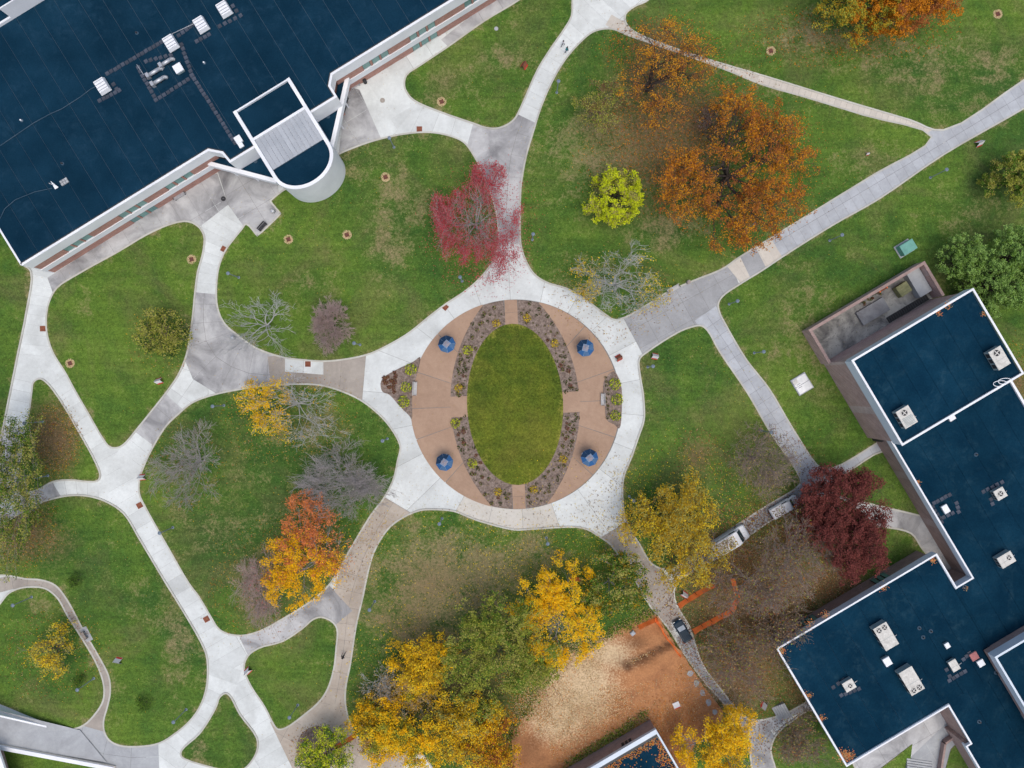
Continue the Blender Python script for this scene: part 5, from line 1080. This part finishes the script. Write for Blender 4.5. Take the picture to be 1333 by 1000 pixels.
# ------------------------------------------------------------------ umbrellas with tables
M['blue5'] = mat('grey_canvas', (0.20, 0.22, 0.28)); M['blue6'] = mat('mauve_canvas', (0.26, 0.23, 0.25))
def umbrella(px, py, rz, label):
    zt = 2.45; r = empty('umbrella_table', (*P2(px, py, zt), 0.052), rz); tag(r, label, 'umbrella', 'blue umbrella tables on the round plaza')
    MB().lathe(0, 0, [(0.35, 0), (0.35, 0.06), (0.08, 0.1)], 16).build('base', M['dark'], r); MB().tube((0, 0, 0.05), (0, 0, 2.75), 0.03, n=8).build('pole', M['steel'], r)
    tt = MB().lathe(0, 0, [(0.62, 0.70), (0.64, 0.72), (0.64, 0.75), (0.6, 0.76)], 24).build('table_top', M['blue4'], r)
    for k in range(4):
        a = k*math.pi/2 + 0.4; s = MB().lathe(1.02*math.cos(a), 1.02*math.sin(a), [(0.22, 0.42), (0.24, 0.45), (0.2, 0.48)], 14).build('seat', M['signwhite'], r)
        MB().tube((0.1*math.cos(a), 0.1*math.sin(a), 0.2), (1.02*math.cos(a), 1.02*math.sin(a), 0.42), 0.03, n=6).build('seat_arm', M['dark'], s)
    cols = ['blue1', 'blue1', 'blue1', 'blue2', 'blue4', 'blue2', 'blue4', 'blue2']; R_ = 1.52
    can = empty('canopy', (0, 0, 0)); can.parent = r
    def ring(rr, z, k): return (rr*math.cos(k*math.pi/4), rr*math.sin(k*math.pi/4), z)
    for k in range(8):
        p = [ring(0.62, 2.62, k), ring(R_, 2.28, k), ring(R_, 2.28, k+1), ring(0.62, 2.62, k+1)]
        MB().add(p + [(x, y, z-0.03) for x, y, z in p], [(0, 1, 2, 3), (7, 6, 5, 4), (0, 4, 5, 1), (1, 5, 6, 2), (2, 6, 7, 3), (3, 7, 4, 0)]).build('canopy_panel', M[cols[k]], can)
        v = [ring(R_, 2.28, k), ring(R_*0.98, 2.12, k), ring(R_*0.98, 2.12, k+1), ring(R_, 2.28, k+1)]
        MB().add(v, [(0, 1, 2, 3)]).build('valance', M['blue3' if k > 2 else 'blue1'], can)
        MB().tube(ring(0.05, 2.82, k), ring(R_, 2.27, k), 0.014, n=5).build('rib', M['steel'], can)
    sq = [(0.56, 0.46), (-0.56, 0.46), (-0.56, -0.46), (0.56, -0.46)]
    for k in range(4):
        a, b = sq[k], sq[(k+1) % 4]; MB().add([(*a, 2.68), (0, 0, 2.86), (*b, 2.68)], [(0, 2, 1)]).build('top_panel', M['blue5' if k % 2 else 'blue6'], can)
        MB().tube((*a, 2.69), (*b, 2.69), 0.03, n=6).build('trim', M['blue3'], can)
    MB().lathe(0, 0, [(0.05, 2.84), (0.05, 2.92), (0.01, 2.96)], 8).build('finial', M['steel'], r)
umbrella(581.5, 448, 0.9, 'blue patio umbrella table on the upper left of the round plaza beside lime shrub'); umbrella(762, 453, 1.3, 'blue patio umbrella table on the plaza below the half bare yellow tipped tree')
umbrella(578.5, 602, 1.0, 'blue patio umbrella table on the plaza beside the tan walk arm'); umbrella(767.5, 596, 0.7, 'blue patio umbrella table on the plaza beside leaf flecked ring walk')

# ------------------------------------------------------------------ benches
def bench(px, py, rz, label, ln=1.9, m='wood', z=0.05, back=True):
    r = empty('bench', (*P2(px, py), z), rz); tag(r, label, 'bench')
    for k in range(4): MB().bbox(0, -0.22 + k*0.145, 0.43, 0.47, ln, 0.12, 0.01).build('seat_slat', M[m], r)
    if back:
        for k in range(3): MB().box(0, 0.33 + k*0.03, 0.56 + k*0.13, 0.66 + k*0.13, ln, 0.04).build('back_slat', M[m], r)
    for a in (-1, 1):
        l = MB().box(a*(ln/2-0.2), 0, 0, 0.43, 0.08, 0.5).build('leg', M['dark'], r); MB().box(a*(ln/2-0.06), 0.0, 0.6, 0.64, 0.06, 0.5).build('armrest', M['dark'], r)
bench(541, 506, math.pi/2 - 0.05, 'slatted grey wood bench facing the plaza by the left side bed', 2.4, 'pale'); bench(784, 520, -math.pi/2, 'slatted grey wood bench facing the plaza by the right side bed', 2.1, 'pale')
bench(876, 377, 0.52, 'long pale grey bench on the aggregate walk edge', 2.4, 'pale'); bench(235, 256, 0.55, 'grey bench against the brick facade left of stair tower', 2.3, 'steel')
bench(343, 296, 0.85, 'dark bench on the small concrete pad beside lawn', 1.8, 'dark'); bench(463, 113, 0.55, 'grey bench against the brick facade right of stair tower', 1.9, 'steel')
bench(112, 826, -1.05, 'brown bench on a pad beside the curved lower walk', 1.5, 'wood', 0.12)
tag(MB().prism([P2(104, 818), P2(113, 815), P2(122, 832), P2(113, 836)], 0, LZ+0.02).build('bench_pad', M['G2']), kind='structure')
def bin_(px, py, label, m='dark', z=0.05):
    r = empty('litter_bin', (*P2(px, py), z)); tag(r, label, 'bin'); MB().lathe(0, 0, [(0.26, 0), (0.3, 0.1), (0.32, 0.85), (0.34, 0.87), (0.34, 0.92), (0.26, 0.94)], 18).build('body', M[m], r)
    MB().lathe(0, 0, [(0.33, 0.95), (0.3, 1.05), (0.14, 1.15), (0.12, 1.12)], 18).build('lid', M[m], r)
bin_(357, 276, 'pale litter bin on the small concrete pad', 'steel'); bin_(895, 368, 'brown litter bin next to the long pale bench', 'wood'); bin_(305, 440, 'grey litter bin at the mottled walk edge', 'steel'); bin_(476, 108, 'dark planter bin by the brick facade bench')
# ------------------------------------------------------------------ covers and small marks in paths and lawns
def lid_square(px, py, rz, label, s=0.95, z=0.115):
    r = empty('utility_cover', (*P2(px, py), z), rz); tag(r, label, 'utility cover'); MB().bbox(0, 0, -0.08, 0.012, s, s, 0.01).build('plate', M['rust'], r)
    for a in (-1, 1): MB().box(0, a*s*0.25, 0.012, 0.022, s*0.8, 0.03).build('seam', M['dark'], r)
    MB().box(s*0.36, 0, 0.012, 0.024, 0.06, 0.14).build('handle', M['dark'], r)
for x, y, rz, lb in ((579.5, 400, -0.7, 'rust red square lid in the white ring walk'), (546, 168.5, 0, 'rust red square lid in the pale forecourt'), (401, 474, 0, 'rust red square lid in the lone white slab'), (291.5, 324.5, -0.5, 'rust red square lid in the pale path below the stair tower'), (56, 428, 0, 'rust red square lid in the far left path'),
                     (182, 658, 0.5, 'rust red square lid below the white path junction'), (269, 806, 0.5, 'rust red square lid on the diagonal path above the lower junction')): lid_square(x, y, rz, lb)
def manhole(px, py, label, z=0.115, m='dark', r_=0.42):
    r = empty('manhole_cover', (*P2(px, py), z)); tag(r, label, 'manhole cover'); MB().lathe(0, 0, [(r_, -0.08), (r_, 0.01), (r_*0.86, 0.012), (r_*0.85, 0.004), (r_*0.84, 0.014)], 24).build('cover', M[m], r); MB().box(0, 0, 0.014, 0.02, 0.12, 0.04).build('lift_slot', M['steel'], r)
manhole(291, 259, 'dark round manhole cover in the grey forecourt'); manhole(498, 131, 'dark round manhole cover in the pale forecourt', m='T2'); manhole(646, 38, 'grey round cover in the small top lawn', LZ+0.01, 'G2', 0.35)
def drain(px, py, label, ring='straw'):
    r = empty('lawn_drain', (*P2(px, py), LZ), 0.3); tag(r, label, 'lawn drain')
    n = 40; rng = np.random.default_rng(int(px)); C = []
    a = rng.uniform(0, 6.28, 330); rr = 0.8*np.sqrt(rng.random(330)); V, F = leaf_quads(np.c_[rr*np.cos(a), rr*np.sin(a), 0.015 + rng.random(330)*0.02], 0.17, rng, 0.2); link('dry_grass_ring', fastmesh('dry_grass_ring', V, F), L[ring], r)
    MB().bbox(0, 0, -0.02, 0.06, 0.75, 0.75, 0.02).build('grate_frame', M['rust'], r)
    for k in range(4): MB().box(-0.24 + k*0.16, 0, 0.06, 0.085, 0.07, 0.62).build('bar', M['dark'], r)
for x, y, lb in ((376, 312, 'square lawn drain in a dry ring near the concrete pad'), (452, 306, 'square lawn drain in a dry ring below the rounded tower'), (502, 231, 'square lawn drain in a dry ring right of the rounded tower'), (575, 133, 'square lawn drain in a dry ring at the small top lawn'), (1298, 19, 'square lawn drain in a pale ring on the far top lawn'), (1003, 67, 'square dark drain in the lawn above the cream path'), (250, 338, 'square drain in a tan ring at the lawn edge by pale path'), (92, 473, 'square drain in a tan ring above the left path fork')): drain(x, y, lb)
# ------------------------------------------------------------------ lamp posts
def lamp(hx, hy, label, h=4.6):
    a = P(hx, hy, h); r = empty('lamp_post', (a.x, a.y, LZ-0.02)); tag(r, label, 'lamp post', 'grey lamp posts along the walks')
    MB().lathe(0, 0, [(0.24, 0), (0.24, 0.05), (0.14, 0.12), (0.10, 0.5)], 14).build('base', M['lampgrey'], r); MB().tube((0, 0, 0.1), (0, 0, h-0.35), 0.085, 0.06, n=10).build('pole', M['lampgrey'], r)
    hd = MB().lathe(0, 0, [(0.10, h-0.4), (0.16, h-0.3), (0.25, h-0.12), (0.31, h-0.08), (0.31, h-0.02), (0.22, h+0.06), (0.1, h+0.1), (0.03, h+0.16)], 18).build('lamp_head', M['globe'], r, smooth=False); MB().lathe(0, 0, [(0.17, h-0.16), (0.25, h-0.13), (0.25, h-0.1)], 14).build('lens', M['lens'], hd)
for x, y, lb in ((32, 551, 'lamp post at the white path fork by the triangle lawn'), (208, 694, 'lamp post beside the long diagonal white path'), (39, 624, 'lamp post by the loose olive tree'), (17, 788, 'lamp post inside the curved lower walk'), (226, 940, 'lamp post at the foot of the broad lower lawn'), (481, 794, 'lamp post on the dry lawn beside tan walk'),
                 (377, 934, 'lamp post on the small lawn above the tan junction'), (498, 574, 'lamp post on the lawn near the left side bed'), (572, 682, 'lamp post on the dry lawn below the ring walk'), (713, 708, 'lamp post on the dry lawn right below the plaza'), (825, 652, 'lamp post at the edge of the mustard tree'), (694, 305, 'lamp post on the oak lawn beside grey walk'),
                 (960, 392, 'lamp post at the corner of aggregate walk and slab walk'), (850, 477, 'lamp post on the lawn corner beside the red white sign'), (994, 458, 'lamp post on the lawn by the slab walk'), (982, 291, 'lamp post half under the largest orange oak'), (599, 361, 'lamp post near the crimson maple'), (461, 447, 'lamp post beside the small pinkish bare tree'),
                 (507, 180, 'lamp post at the lawn edge below the forecourt'), (727, 106, 'lamp post at the curve of the top white walk'), (1232, 221, 'lamp post on the lawn by the blue grey walk'), (1096, 306, 'lamp post on the lawn below the blue grey walk'), (297, 356, 'lamp post beside the pale path under the stair tower'), (277, 529, 'lamp post near the white slab corner'),
                 (101, 898, 'lamp post at the end of the curved lower lawn'), (1004, 563, 'lamp post where the slab walk meets the brown bare tree')): lamp(x, y, lb)
# ------------------------------------------------------------------ A-frame signs
def aframe(px, py, rz, label, s=1.0, m='signwhite'):
    r = empty('a_frame_sign', (*P2(px, py), LZ), rz); tag(r, label, 'sign'); w_, h = 0.85*s, 0.95*s
    for d in (-1, 1):
        p = [(-w_/2, d*0.42*s, 0), (w_/2, d*0.42*s, 0), (w_/2, d*0.03, h), (-w_/2, d*0.03, h)]; o = MB().add(p + [(x, y - d*0.03, z) for x, y, z in p], [(0, 1, 2, 3), (7, 6, 5, 4), (0, 4, 5, 1), (1, 5, 6, 2), (2, 6, 7, 3), (3, 7, 4, 0)]).build('board', M[m], r)
        q = [(-w_/2*0.95, d*(0.42*s+0.006), 0.05), (w_/2*0.95, d*(0.42*s+0.006), 0.05), (w_/2*0.95, d*(0.30*s+0.006), 0.3*s), (-w_/2*0.95, d*(0.30*s+0.006), 0.3*s)]; MB().add(q, [(0, 1, 2, 3)]).build('red_band', M['red'], o)
    MB().tube((-w_/2, 0, h), (w_/2, 0, h), 0.025, n=6).build('hinge', M['dark'], r)
for x, y, rz, lb in ((209, 496, 0.3, 'white and red A-frame sign at the lower tip of the willow lawn'), (187, 621, 0.1, 'white and red A-frame sign at the white path junction'), (156, 859, -0.2, 'white and red A-frame sign on the broad lower lawn'), (324, 872, 0.8, 'white and red A-frame sign on the small lawn by the tan junction'), (852, 464, -0.2, 'white and red A-frame sign near the ring walk corner'),
                     (1272, 188, 0.4, 'white and red A-frame sign beside the blue grey walk'), (890, 773, -0.6, 'white A-frame sign by the orange netting'), (994, 917, 1.2, 'white and red A-frame sign beside steps to the wing'), (682, 87, 1.0, 'red A-frame sign on the small top lawn'), (805, 466, 0.5, 'dark red A-frame marker on the white ring walk'), (1128, 201, 0.2, 'tiny white sign on the lawn inside the path fork')):
    aframe(x, y, rz, lb, 1.25 if 'tiny' not in lb else 0.6, 'rust' if lb.startswith(('red', 'dark')) else 'signwhite')
sb = empty('site_board', (*P2(880, 917), LZ+0.1), 0.4); tag(sb, 'white and red board lying on the bare soil', 'board'); MB().bbox(0, 0, 0.1, 0.16, 1.15, 1.1, 0.02).build('panel', M['signwhite'], sb); MB().box(0, -0.48, 0.16, 0.17, 1.1, 0.16).build('red_band', M['red'], sb)
for a in (-0.4, 0.4): MB().box(a, 0, 0, 0.1, 0.1, 1.0).build('batten', M['wood'], sb)
# ------------------------------------------------------------------ utility cabinet and hatch
r = empty('utility_cabinet', (*P2(1176, 324), LZ), 0.55); tag(r, 'green utility cabinet on the lawn above the service yard', 'utility cabinet')
MB().bbox(0, 0, -0.1, 0.12, 2.9, 2.3, 0.03).build('pad', M['G2'], r); MB().bbox(0, 0, 0.12, 1.35, 2.5, 1.8, 0.06).build('cabinet', M['green_box'], r)
for a in (-1, 1): d = MB().box(a*0.61, -0.91, 0.2, 1.25, 1.15, 0.04).build('door', M['green_box'], r); MB().box(a*0.12, -0.94, 0.7, 0.85, 0.05, 0.04).build('handle', M['dark'], d)
MB().bbox(0, 0, 1.35, 1.40, 2.56, 1.86, 0.02).build('lid', M['green_box'], r)
r = empty('ground_hatch', (*P2(1043, 500), LZ), 0.55); tag(r, 'pale metal ground hatch on the lawn left of the stepped building', 'hatch')
MB().bbox(0, 0, -0.1, 0.25, 2.9, 3.1, 0.03).build('kerb', M['G2'], r)
for a in (-1, 1): d = MB().bbox(0, a*0.72, 0.25, 0.31, 2.6, 1.38, 0.02).build('leaf_door', M['steel'], r); MB().box(-0.6, a*0.3, 0.31, 0.34, 0.7, 0.06).build('handle', M['dark'], d)
MB().box(-0.9, 0.9, 0.31, 0.45, 0.9, 0.7).build('lock_box', M['hvac'], r)
# ------------------------------------------------------------------ orange netting
def net(pts, label, h=1.15, lean=(0, 0)):
    W_ = [Vector((*P2(x, y), LZ)) for x, y in pts]; r = empty('safety_netting', W_[0]); tag(r, label, 'netting', 'orange safety netting')
    k = MB(); rd = random.Random(len(label)); 
    for a, b in zip(W_[:-1], W_[1:]):
        Ln = (b-a).length; n = max(2, int(Ln/0.22)); dirn = (b-a).normalized(); sd_ = Vector((-dirn.y, dirn.x, 0)); prev = None
        for i in range(n+1):
            f = i/n; sag = 0.18*math.sin(f*math.pi*max(1, round(Ln/2.2)))**2; base_ = a + (b-a)*f - W_[0]
            out = sd_*((0.06*math.sin(f*9 + Ln)) + 0.5*(-1 if (sd_.x*(a.x+b.x) + sd_.y*(a.y+b.y)) < 0 else 1))
            col_ = [base_ + out*(z/h) + Vector((0, 0, 0.05 + (h-sag-0.05)*z/h)) for z in np.linspace(0, h, 9)]
            if prev:
                for q in range(8):
                    if True: k.add([prev[q], col_[q], col_[q+1], prev[q+1]], [(0, 1, 2, 3)])
            prev = col_
        m_ = max(1, round(Ln/2.4))
        for i in range(m_+1):
            p = a + (b-a)*(i/m_) - W_[0]; MB().box(p.x, p.y, 0, h+0.15, 0.06, 0.06).build('post', M['rust'], r)
    k.build('net', M['orange'], r)
net([(829, 813), (853.7, 802), (868, 825), (887, 851)], 'orange netting between the bare soil and the parked car', lean=(0.3, -0.25)); net([(881, 786), (904, 771), (927, 758)], 'orange netting by the small white sign under mustard tree', lean=(0.1, -0.1))
net([(900, 819), (924, 806), (949, 793), (957, 777), (950, 752)], 'orange netting turning a corner among the bare trees', lean=(0.3, -0.25)); net([(436, 970), (463, 953)], 'orange netting beside the round mulched bed', lean=(-0.1, -0.1)); net([(531, 884), (543, 873)], 'short orange netting within the golden grove'); net([(742, 750), (758, 752)], 'short orange netting between golden maple and mixed tree')
# broken slabs along the soil edge
random.seed(21)
for i in range(9):
    f = i/8; x, y = 866 + (930-866)*f, 826 + (926-826)*f; pl = [(x + 4.2*math.cos(t+i)*random.uniform(.7, 1.1) + 0.0, y + 5.0*math.sin(t+i)*random.uniform(.7, 1.1)) for t in np.linspace(0, 2*math.pi, 7)[:-1]]
    tag(MB().prism([P2(*p) for p in pl], 0.05, LZ+0.09+0.03*(i % 3)).build('broken_slab', M['G2']), 'broken grey slab piece along the edge of the bare soil', 'slab', 'broken slabs edging the bare soil')
tag(MB().prism([P2(860, 850), P2(873, 842), P2(879, 856), P2(869, 861)], 0.1, LZ+0.28).build('timber_sheet', mat('ply_sheet', (0.47, 0.29, 0.14), (0.40, 0.24, 0.11), 1)), 'tan plywood sheet with a dark hole lying on the bare soil', 'board')
tag(MB().tube((*P2(829, 832), LZ+0.25), (*P2(836, 827), LZ+0.25), 0.09).build('pipe', M['signwhite']), 'short white pipe lying on the bare soil', 'pipe')
tag(MB().bbox(*P2(823, 823), LZ, LZ+0.6, 0.8, 0.7, 0.12, 0.7).build('concrete_block', M['B']), 'grey concrete block on the bare soil near the netting', 'block')
# steps
def steps(px, py, rz, n, wdt, label, run=0.38, m='G2'):
    r = empty('steps', (*P2(px, py), 0.10), rz); tag(r, label, 'steps')
    for k in range(n): MB().bbox(0, k*run, 0, 0.12*(k+1), wdt, run-0.03, 0.015).build('step', M[m], r)
steps(1010, 929, -1.05, 6, 2.6, 'narrow concrete steps leading to the wing end'); steps(1196, 990, 3.0, 5, 4.4, 'wide concrete steps rising into the courtyard')
# courtyard behind the wing
tag(sheet('lawn', [(1130, 1012), (1187, 968), (1183, 1000), (1180, 1030)], LZ+0.02, M['lawn']), kind='structure'); tag(sheet('lawn', [(1225, 1020), (1237, 975), (1246, 966), (1262, 985), (1272, 1020)], LZ+0.02, M['lawn']), kind='structure')
lw = empty('garden_wall', (*P2(1222, 985), 0)); tag(lw, 'low brick garden wall beside the wide courtyard steps', 'wall')
for a, b in (((1220, 1010), (1227, 965)), ((1227, 965), (1247, 951))):
    A_, B_ = Vector(P2(*a)), Vector(P2(*b)); d = (B_-A_).normalized(); nn = Vector((-d.y, d.x))*0.35; child(MB().prism([tuple(A_), tuple(B_), tuple(B_+nn), tuple(A_+nn)], 0, 1.1).build('wall', M['brick3'], None), lw)
# ------------------------------------------------------------------ vehicles
def loft(k, secs, mi=0):
    """secs: list of rings with the same count"""
    n = len(secs[0]); b = [p for s_ in secs for p in s_]; fs = []
    for i in range(len(secs)-1):
        for j in range(n): fs.append((i*n+j, i*n+(j+1) % n, (i+1)*n+(j+1) % n, (i+1)*n+j))
    fs.append(tuple(range(n-1, -1, -1))); fs.append(tuple((len(secs)-1)*n+j for j in range(n))); return k.add(b, fs, mi)
def rsec(x, hw, z0, z1, rd=0.12):
    return [(x, -hw+rd*0.4, z0), (x, hw-rd*0.4, z0), (x, hw, z0+rd), (x, hw, z1-rd), (x, hw-rd, z1), (x, -hw+rd, z1), (x, -hw, z1-rd), (x, -hw, z0+rd)]
def vehicle(px, py, rz, label, name, ln, wd, body, cabin, paint, glassf='carglass', wheelr=0.34, z=0.11, cat='car', ztop=1.5):
    r = empty(name, (*P2(px, py, ztop*0.6), z), rz); tag(r, label, cat); hw = wd/2
    loft(MB(), [rsec(x, hw*a, z0, z1) for x, a, z0, z1 in body]).build('body', M[paint], r, smooth=False)
    loft(MB(), [rsec(x, hw*a, z0, z1, 0.08) for x, a, z0, z1 in cabin]).build('cabin', M[paint], r)
    for sx_ in (-1, 1):
        for xw in (ln*0.30, -ln*0.30):
            wl = empty('wheel', (xw, sx_*(hw-0.11), wheelr)); wl.parent = r; MB().tube((0, -0.11, 0), (0, 0.11, 0), wheelr, n=18).build('tyre', M['tyre'], wl); MB().tube((0, -0.115, 0), (0, 0.115, 0), wheelr*0.6, n=14).build('rim', M['steel'], wl)
        MB().box(body[-1][0]-0.03, sx_*hw*0.68, body[-1][2]+0.22, body[-1][2]+0.4, 0.12, 0.32).build('headlight', M['lens'], r); MB().box(body[0][0]+0.03, sx_*hw*0.72, body[0][2]+0.25, body[0][2]+0.42, 0.1, 0.28).build('tail_light', M['red'], r)
        MB().box(cabin[-2][0]+0.35, sx_*(hw+0.1), 0.95, 1.1, 0.1, 0.2).build('mirror', M['dark'], r)
    MB().box(body[-1][0]+0.04, 0, body[-1][2]+0.02, body[-1][2]+0.2, 0.14, wd*0.9).build('bumper', M['dark'], r); MB().box(body[0][0]-0.04, 0, body[0][2]+0.02, body[0][2]+0.2, 0.14, wd*0.9).build('bumper', M['dark'], r)
    return r, hw
cz = 2.15
rz = math.atan2(22, -13)
v, hw = vehicle(889, 822, rz, 'dark blue small car parked on the walk by the bare soil', 'parked_car', 4.1, 1.75, [(-2.0, .86, .3, .75), (-1.85, .98, .25, .92), (-0.6, 1, .22, .95), (0.8, 1, .22, .95), (1.75, .96, .25, .84), (2.05, .78, .32, .66)], [(-1.85, .78, .88, .95), (-1.45, .80, .9, 1.42), (-0.2, .80, .9, 1.5), (0.35, .78, .9, 1.44), (1.05, .74, .85, .93)], 'carpaint')
MB().add([(0.42, -0.60, 1.43), (1.02, -0.62, 0.97), (1.02, 0.62, 0.97), (0.42, 0.60, 1.43)], [(0, 1, 2, 3)]).build('windscreen', M['windscreen'], v)
MB().add([(-1.50, -0.6, 1.38), (-1.50, 0.6, 1.38), (-1.87, 0.6, 0.99), (-1.87, -0.6, 0.99)], [(0, 1, 2, 3)]).build('rear_window', M['carglass'], v)
for s_ in (-1, 1): MB().box(-0.5, s_*0.715, 1.0, 1.36, 1.7, 0.02).build('side_window', M['carglass'], v)
for s_ in (-0.35, 0, 0.35): MB().box(-0.55, s_, 1.49, 1.53, 1.2, 0.03).build('roof_rail', M['dark'], v)
rz2 = math.atan2(20, 34)
v, hw = vehicle(949, 705, rz2, 'white van with leaf covered roof parked under the mustard tree', 'parked_van', 6.3, 2.25, [(-3.1, .9, .35, 1.4), (-3.0, 1, .3, 1.6), (1.6, 1, .28, 1.6), (2.2, 1, .28, 1.35), (3.0, .95, .3, 1.2), (3.25, .8, .35, .95)], [(-3.05, .9, 1.5, 2.3), (-2.9, .94, 1.5, 2.45), (1.0, .94, 1.5, 2.45), (1.5, .9, 1.5, 2.35), (2.25, .84, 1.3, 1.42)], 'vanpaint', ztop=2.4, cat='van')
MB().add([(1.56, -0.85, 2.30), (2.24, -0.88, 1.50), (2.24, 0.88, 1.50), (1.56, 0.85, 2.30)], [(0, 1, 2, 3)]).build('windscreen', M['carglass'], v)
for s_ in (-1, 1): MB().box(0.9, s_*1.065, 1.65, 2.15, 1.0, 0.02).build('side_window', M['carglass'], v)
MB().box(-3.0, 0, 2.05, 2.44, 0.16, 1.7).build('rear_door_trim', M['dark'], v)
v.scale = (1.13, 1.16, 1.0)
for s_ in (-0.9, 0.9): MB().box(-0.8, s_, 2.46, 2.53, 3.6, 0.05).build('roof_rail', M['vanpaint'], v)
rng = np.random.default_rng(77); c, s_ = math.cos(rz2), math.sin(rz2)
def vleaf(v, n, x0, x1, w_, z, seed, mats, lab):
    rng = np.random.default_rng(seed); X = rng.uniform(x0, x1, n); Y = rng.uniform(-w_, w_, n); c, s2 = math.cos(v.rotation_euler.z), math.sin(v.rotation_euler.z)
    C = np.c_[v.location.x + X*c - Y*s2, v.location.y + X*s2 + Y*c, np.full(n, v.location.z + z) + rng.uniform(0, .03, n)]; V, F = leaf_quads(C, 0.19, rng, 0.2); tag(link('fallen_leaves', fastmesh('fallen_leaves', V, F, rng.integers(0, len(mats), n)), [L[m] for m in mats]), lab, 'leaves', kind='stuff')
vleaf(v, 420, -2.8, 1.0, 1.0, 2.48, 1, ['khaki', 'olive', 'ochre', 'brown'], 'fallen leaves on the roof of the white van')
v, hw = vehicle(1021, 660, rz2, 'white pickup half hidden below the maroon tree', 'parked_pickup', 5.4, 2.0, [(-2.6, .92, .45, 1.05), (-2.5, 1, .4, 1.1), (1.2, 1, .38, 1.12), (2.3, .97, .4, 1.08), (2.65, .82, .45, .95)], [(-0.55, .84, 1.05, 1.2), (-0.4, .84, 1.05, 1.8), (0.7, .84, 1.05, 1.85), (1.0, .82, 1.05, 1.75), (1.6, .78, 1.0, 1.1)], 'vanpaint', ztop=1.6, cat='pickup', wheelr=0.4)
MB().add([(1.05, -0.76, 1.72), (1.6, -0.78, 1.16), (1.6, 0.78, 1.16), (1.05, 0.76, 1.72)], [(0, 1, 2, 3)]).build('windscreen', M['carglass'], v)
for s_ in (-1, 1):
    MB().box(0.2, s_*0.85, 1.2, 1.6, 0.9, 0.02).build('side_window', M['carglass'], v); MB().box(-1.5, s_*0.86, 1.12, 1.4, 2.0, 0.1).build('bed_rail', M['vanpaint'], v)
MB().box(-1.5, 0, 1.40, 1.46, 2.1, 1.8).build('bed_cover', M['signwhite'], v)
vleaf(v, 260, -2.4, 2.2, 0.85, 1.5, 2, ['maroon', 'wine', 'brown', 'olive'], 'fallen leaves on the half hidden white pickup')
# ------------------------------------------------------------------ people
def person(px, py, rz, label, shirt, trousers, arms=0.35, stride=0.32, bag=None):
    h0 = 0.115; J = [(0, 0, 0.95), (0, 0, 1.15), (0, 0.01, 1.38), (0, 0.02, 1.50), (0, 0.04, 1.60), (0, 0.05, 1.72)]; Rr = [0.16, 0.15, 0.17, 0.065, 0.095, 0.085]
    Ed = [(0, 1), (1, 2), (2, 3), (3, 4), (4, 5)]
    def chain(root, pts):
        p = root
        for (x, y, z, r_) in pts: J.append((x, y, z)); Rr.append(r_); Ed.append((p, len(J)-1)); p = len(J)-1
    for s_ in (-1, 1):
        f = s_*stride
        chain(0, [(s_*0.09, f*0.15, 0.86, 0.10), (s_*0.10, f*0.65+0.05, 0.48, 0.075), (s_*0.10, f*1.0-(0.10 if f < 0 else 0), 0.10, 0.05), (s_*0.11, f*1.0+0.14, 0.045, 0.045)])
        g_ = -s_*arms
        chain(2, [(s_*0.19, 0.0, 1.37, 0.075), (s_*0.25, g_*0.5, 1.10, 0.055), (s_*0.24, g_+0.08, 0.90, 0.042), (s_*0.23, g_+0.13, 0.80, 0.04)])
        wr = len(J)-1
        for q in range(5): chain(wr, [(s_*(0.205+0.016*q), g_+0.16+(0.03 if q else -0.01), 0.74 if q else 0.78, 0.011), (s_*(0.205+0.014*q), g_+0.18+0.01*q, 0.69 + 0.006*abs(q-2), 0.009)])
    me = bpy.data.meshes.new('person_skeleton'); me.from_pydata(J, Ed, []); o = bpy.data.objects.new('tmp', me); COL.objects.link(o)
    md = o.modifiers.new('skin', 'SKIN'); md.use_smooth_shade = True; o.modifiers.new('sub', 'SUBSURF').levels = 1
    for i, sv in enumerate(me.skin_vertices[0].data): sv.radius = (Rr[i], Rr[i]*(0.8 if i < 3 else 1)); sv.use_root = (i == 0)
    dg = bpy.context.evaluated_depsgraph_get(); bm_ = bpy.data.meshes.new_from_object(o.evaluated_get(dg)); bpy.data.objects.remove(o)
    bm_.materials.clear()
    for m in (M['skin'], shirt, trousers, M['dark']): bm_.materials.append(m)
    for p in bm_.polygons:
        z, x = p.center.z, abs(p.center.x); p.material_index = 3 if z < 0.10 else (0 if z > 1.49 or (x > 0.17 and z < 0.88 and z > 0.6) else (1 if z > 0.93 or x > 0.2 else 2)); p.use_smooth = True
    root = empty('person', (*P2(px, py, 0.9), h0), rz); tag(root, label, 'person')
    link('body', bm_, None, root)
    MB().lathe(0, 0.035, [(0.075, 1.60), (0.112, 1.66), (0.118, 1.72), (0.10, 1.79), (0.05, 1.825)], 14).build('hair', M['hair'], root, smooth=True)
    if bag: MB().bbox(0, -0.2, 1.05, 1.5, 0.32, 0.2, 0.05).build('backpack', bag, root)
c_navy = mat('dark_cloth', (0.03, 0.035, 0.045)); c_white = mat('white_cloth', (0.6, 0.6, 0.62)); c_teal = mat('teal_cloth', (0.02, 0.16, 0.18))
person(733, 57, -0.6, 'person in white top and dark trousers walking up the white walk', c_white, c_navy); person(738, 65, -0.6, 'person in teal coat walking beside the person in white', c_teal, c_navy, 0.2, 0.25, c_teal)
person(447, 854, -0.2, 'person in dark clothes with dark backpack walking on the tan walk', c_navy, c_navy, bag=M['dark'])
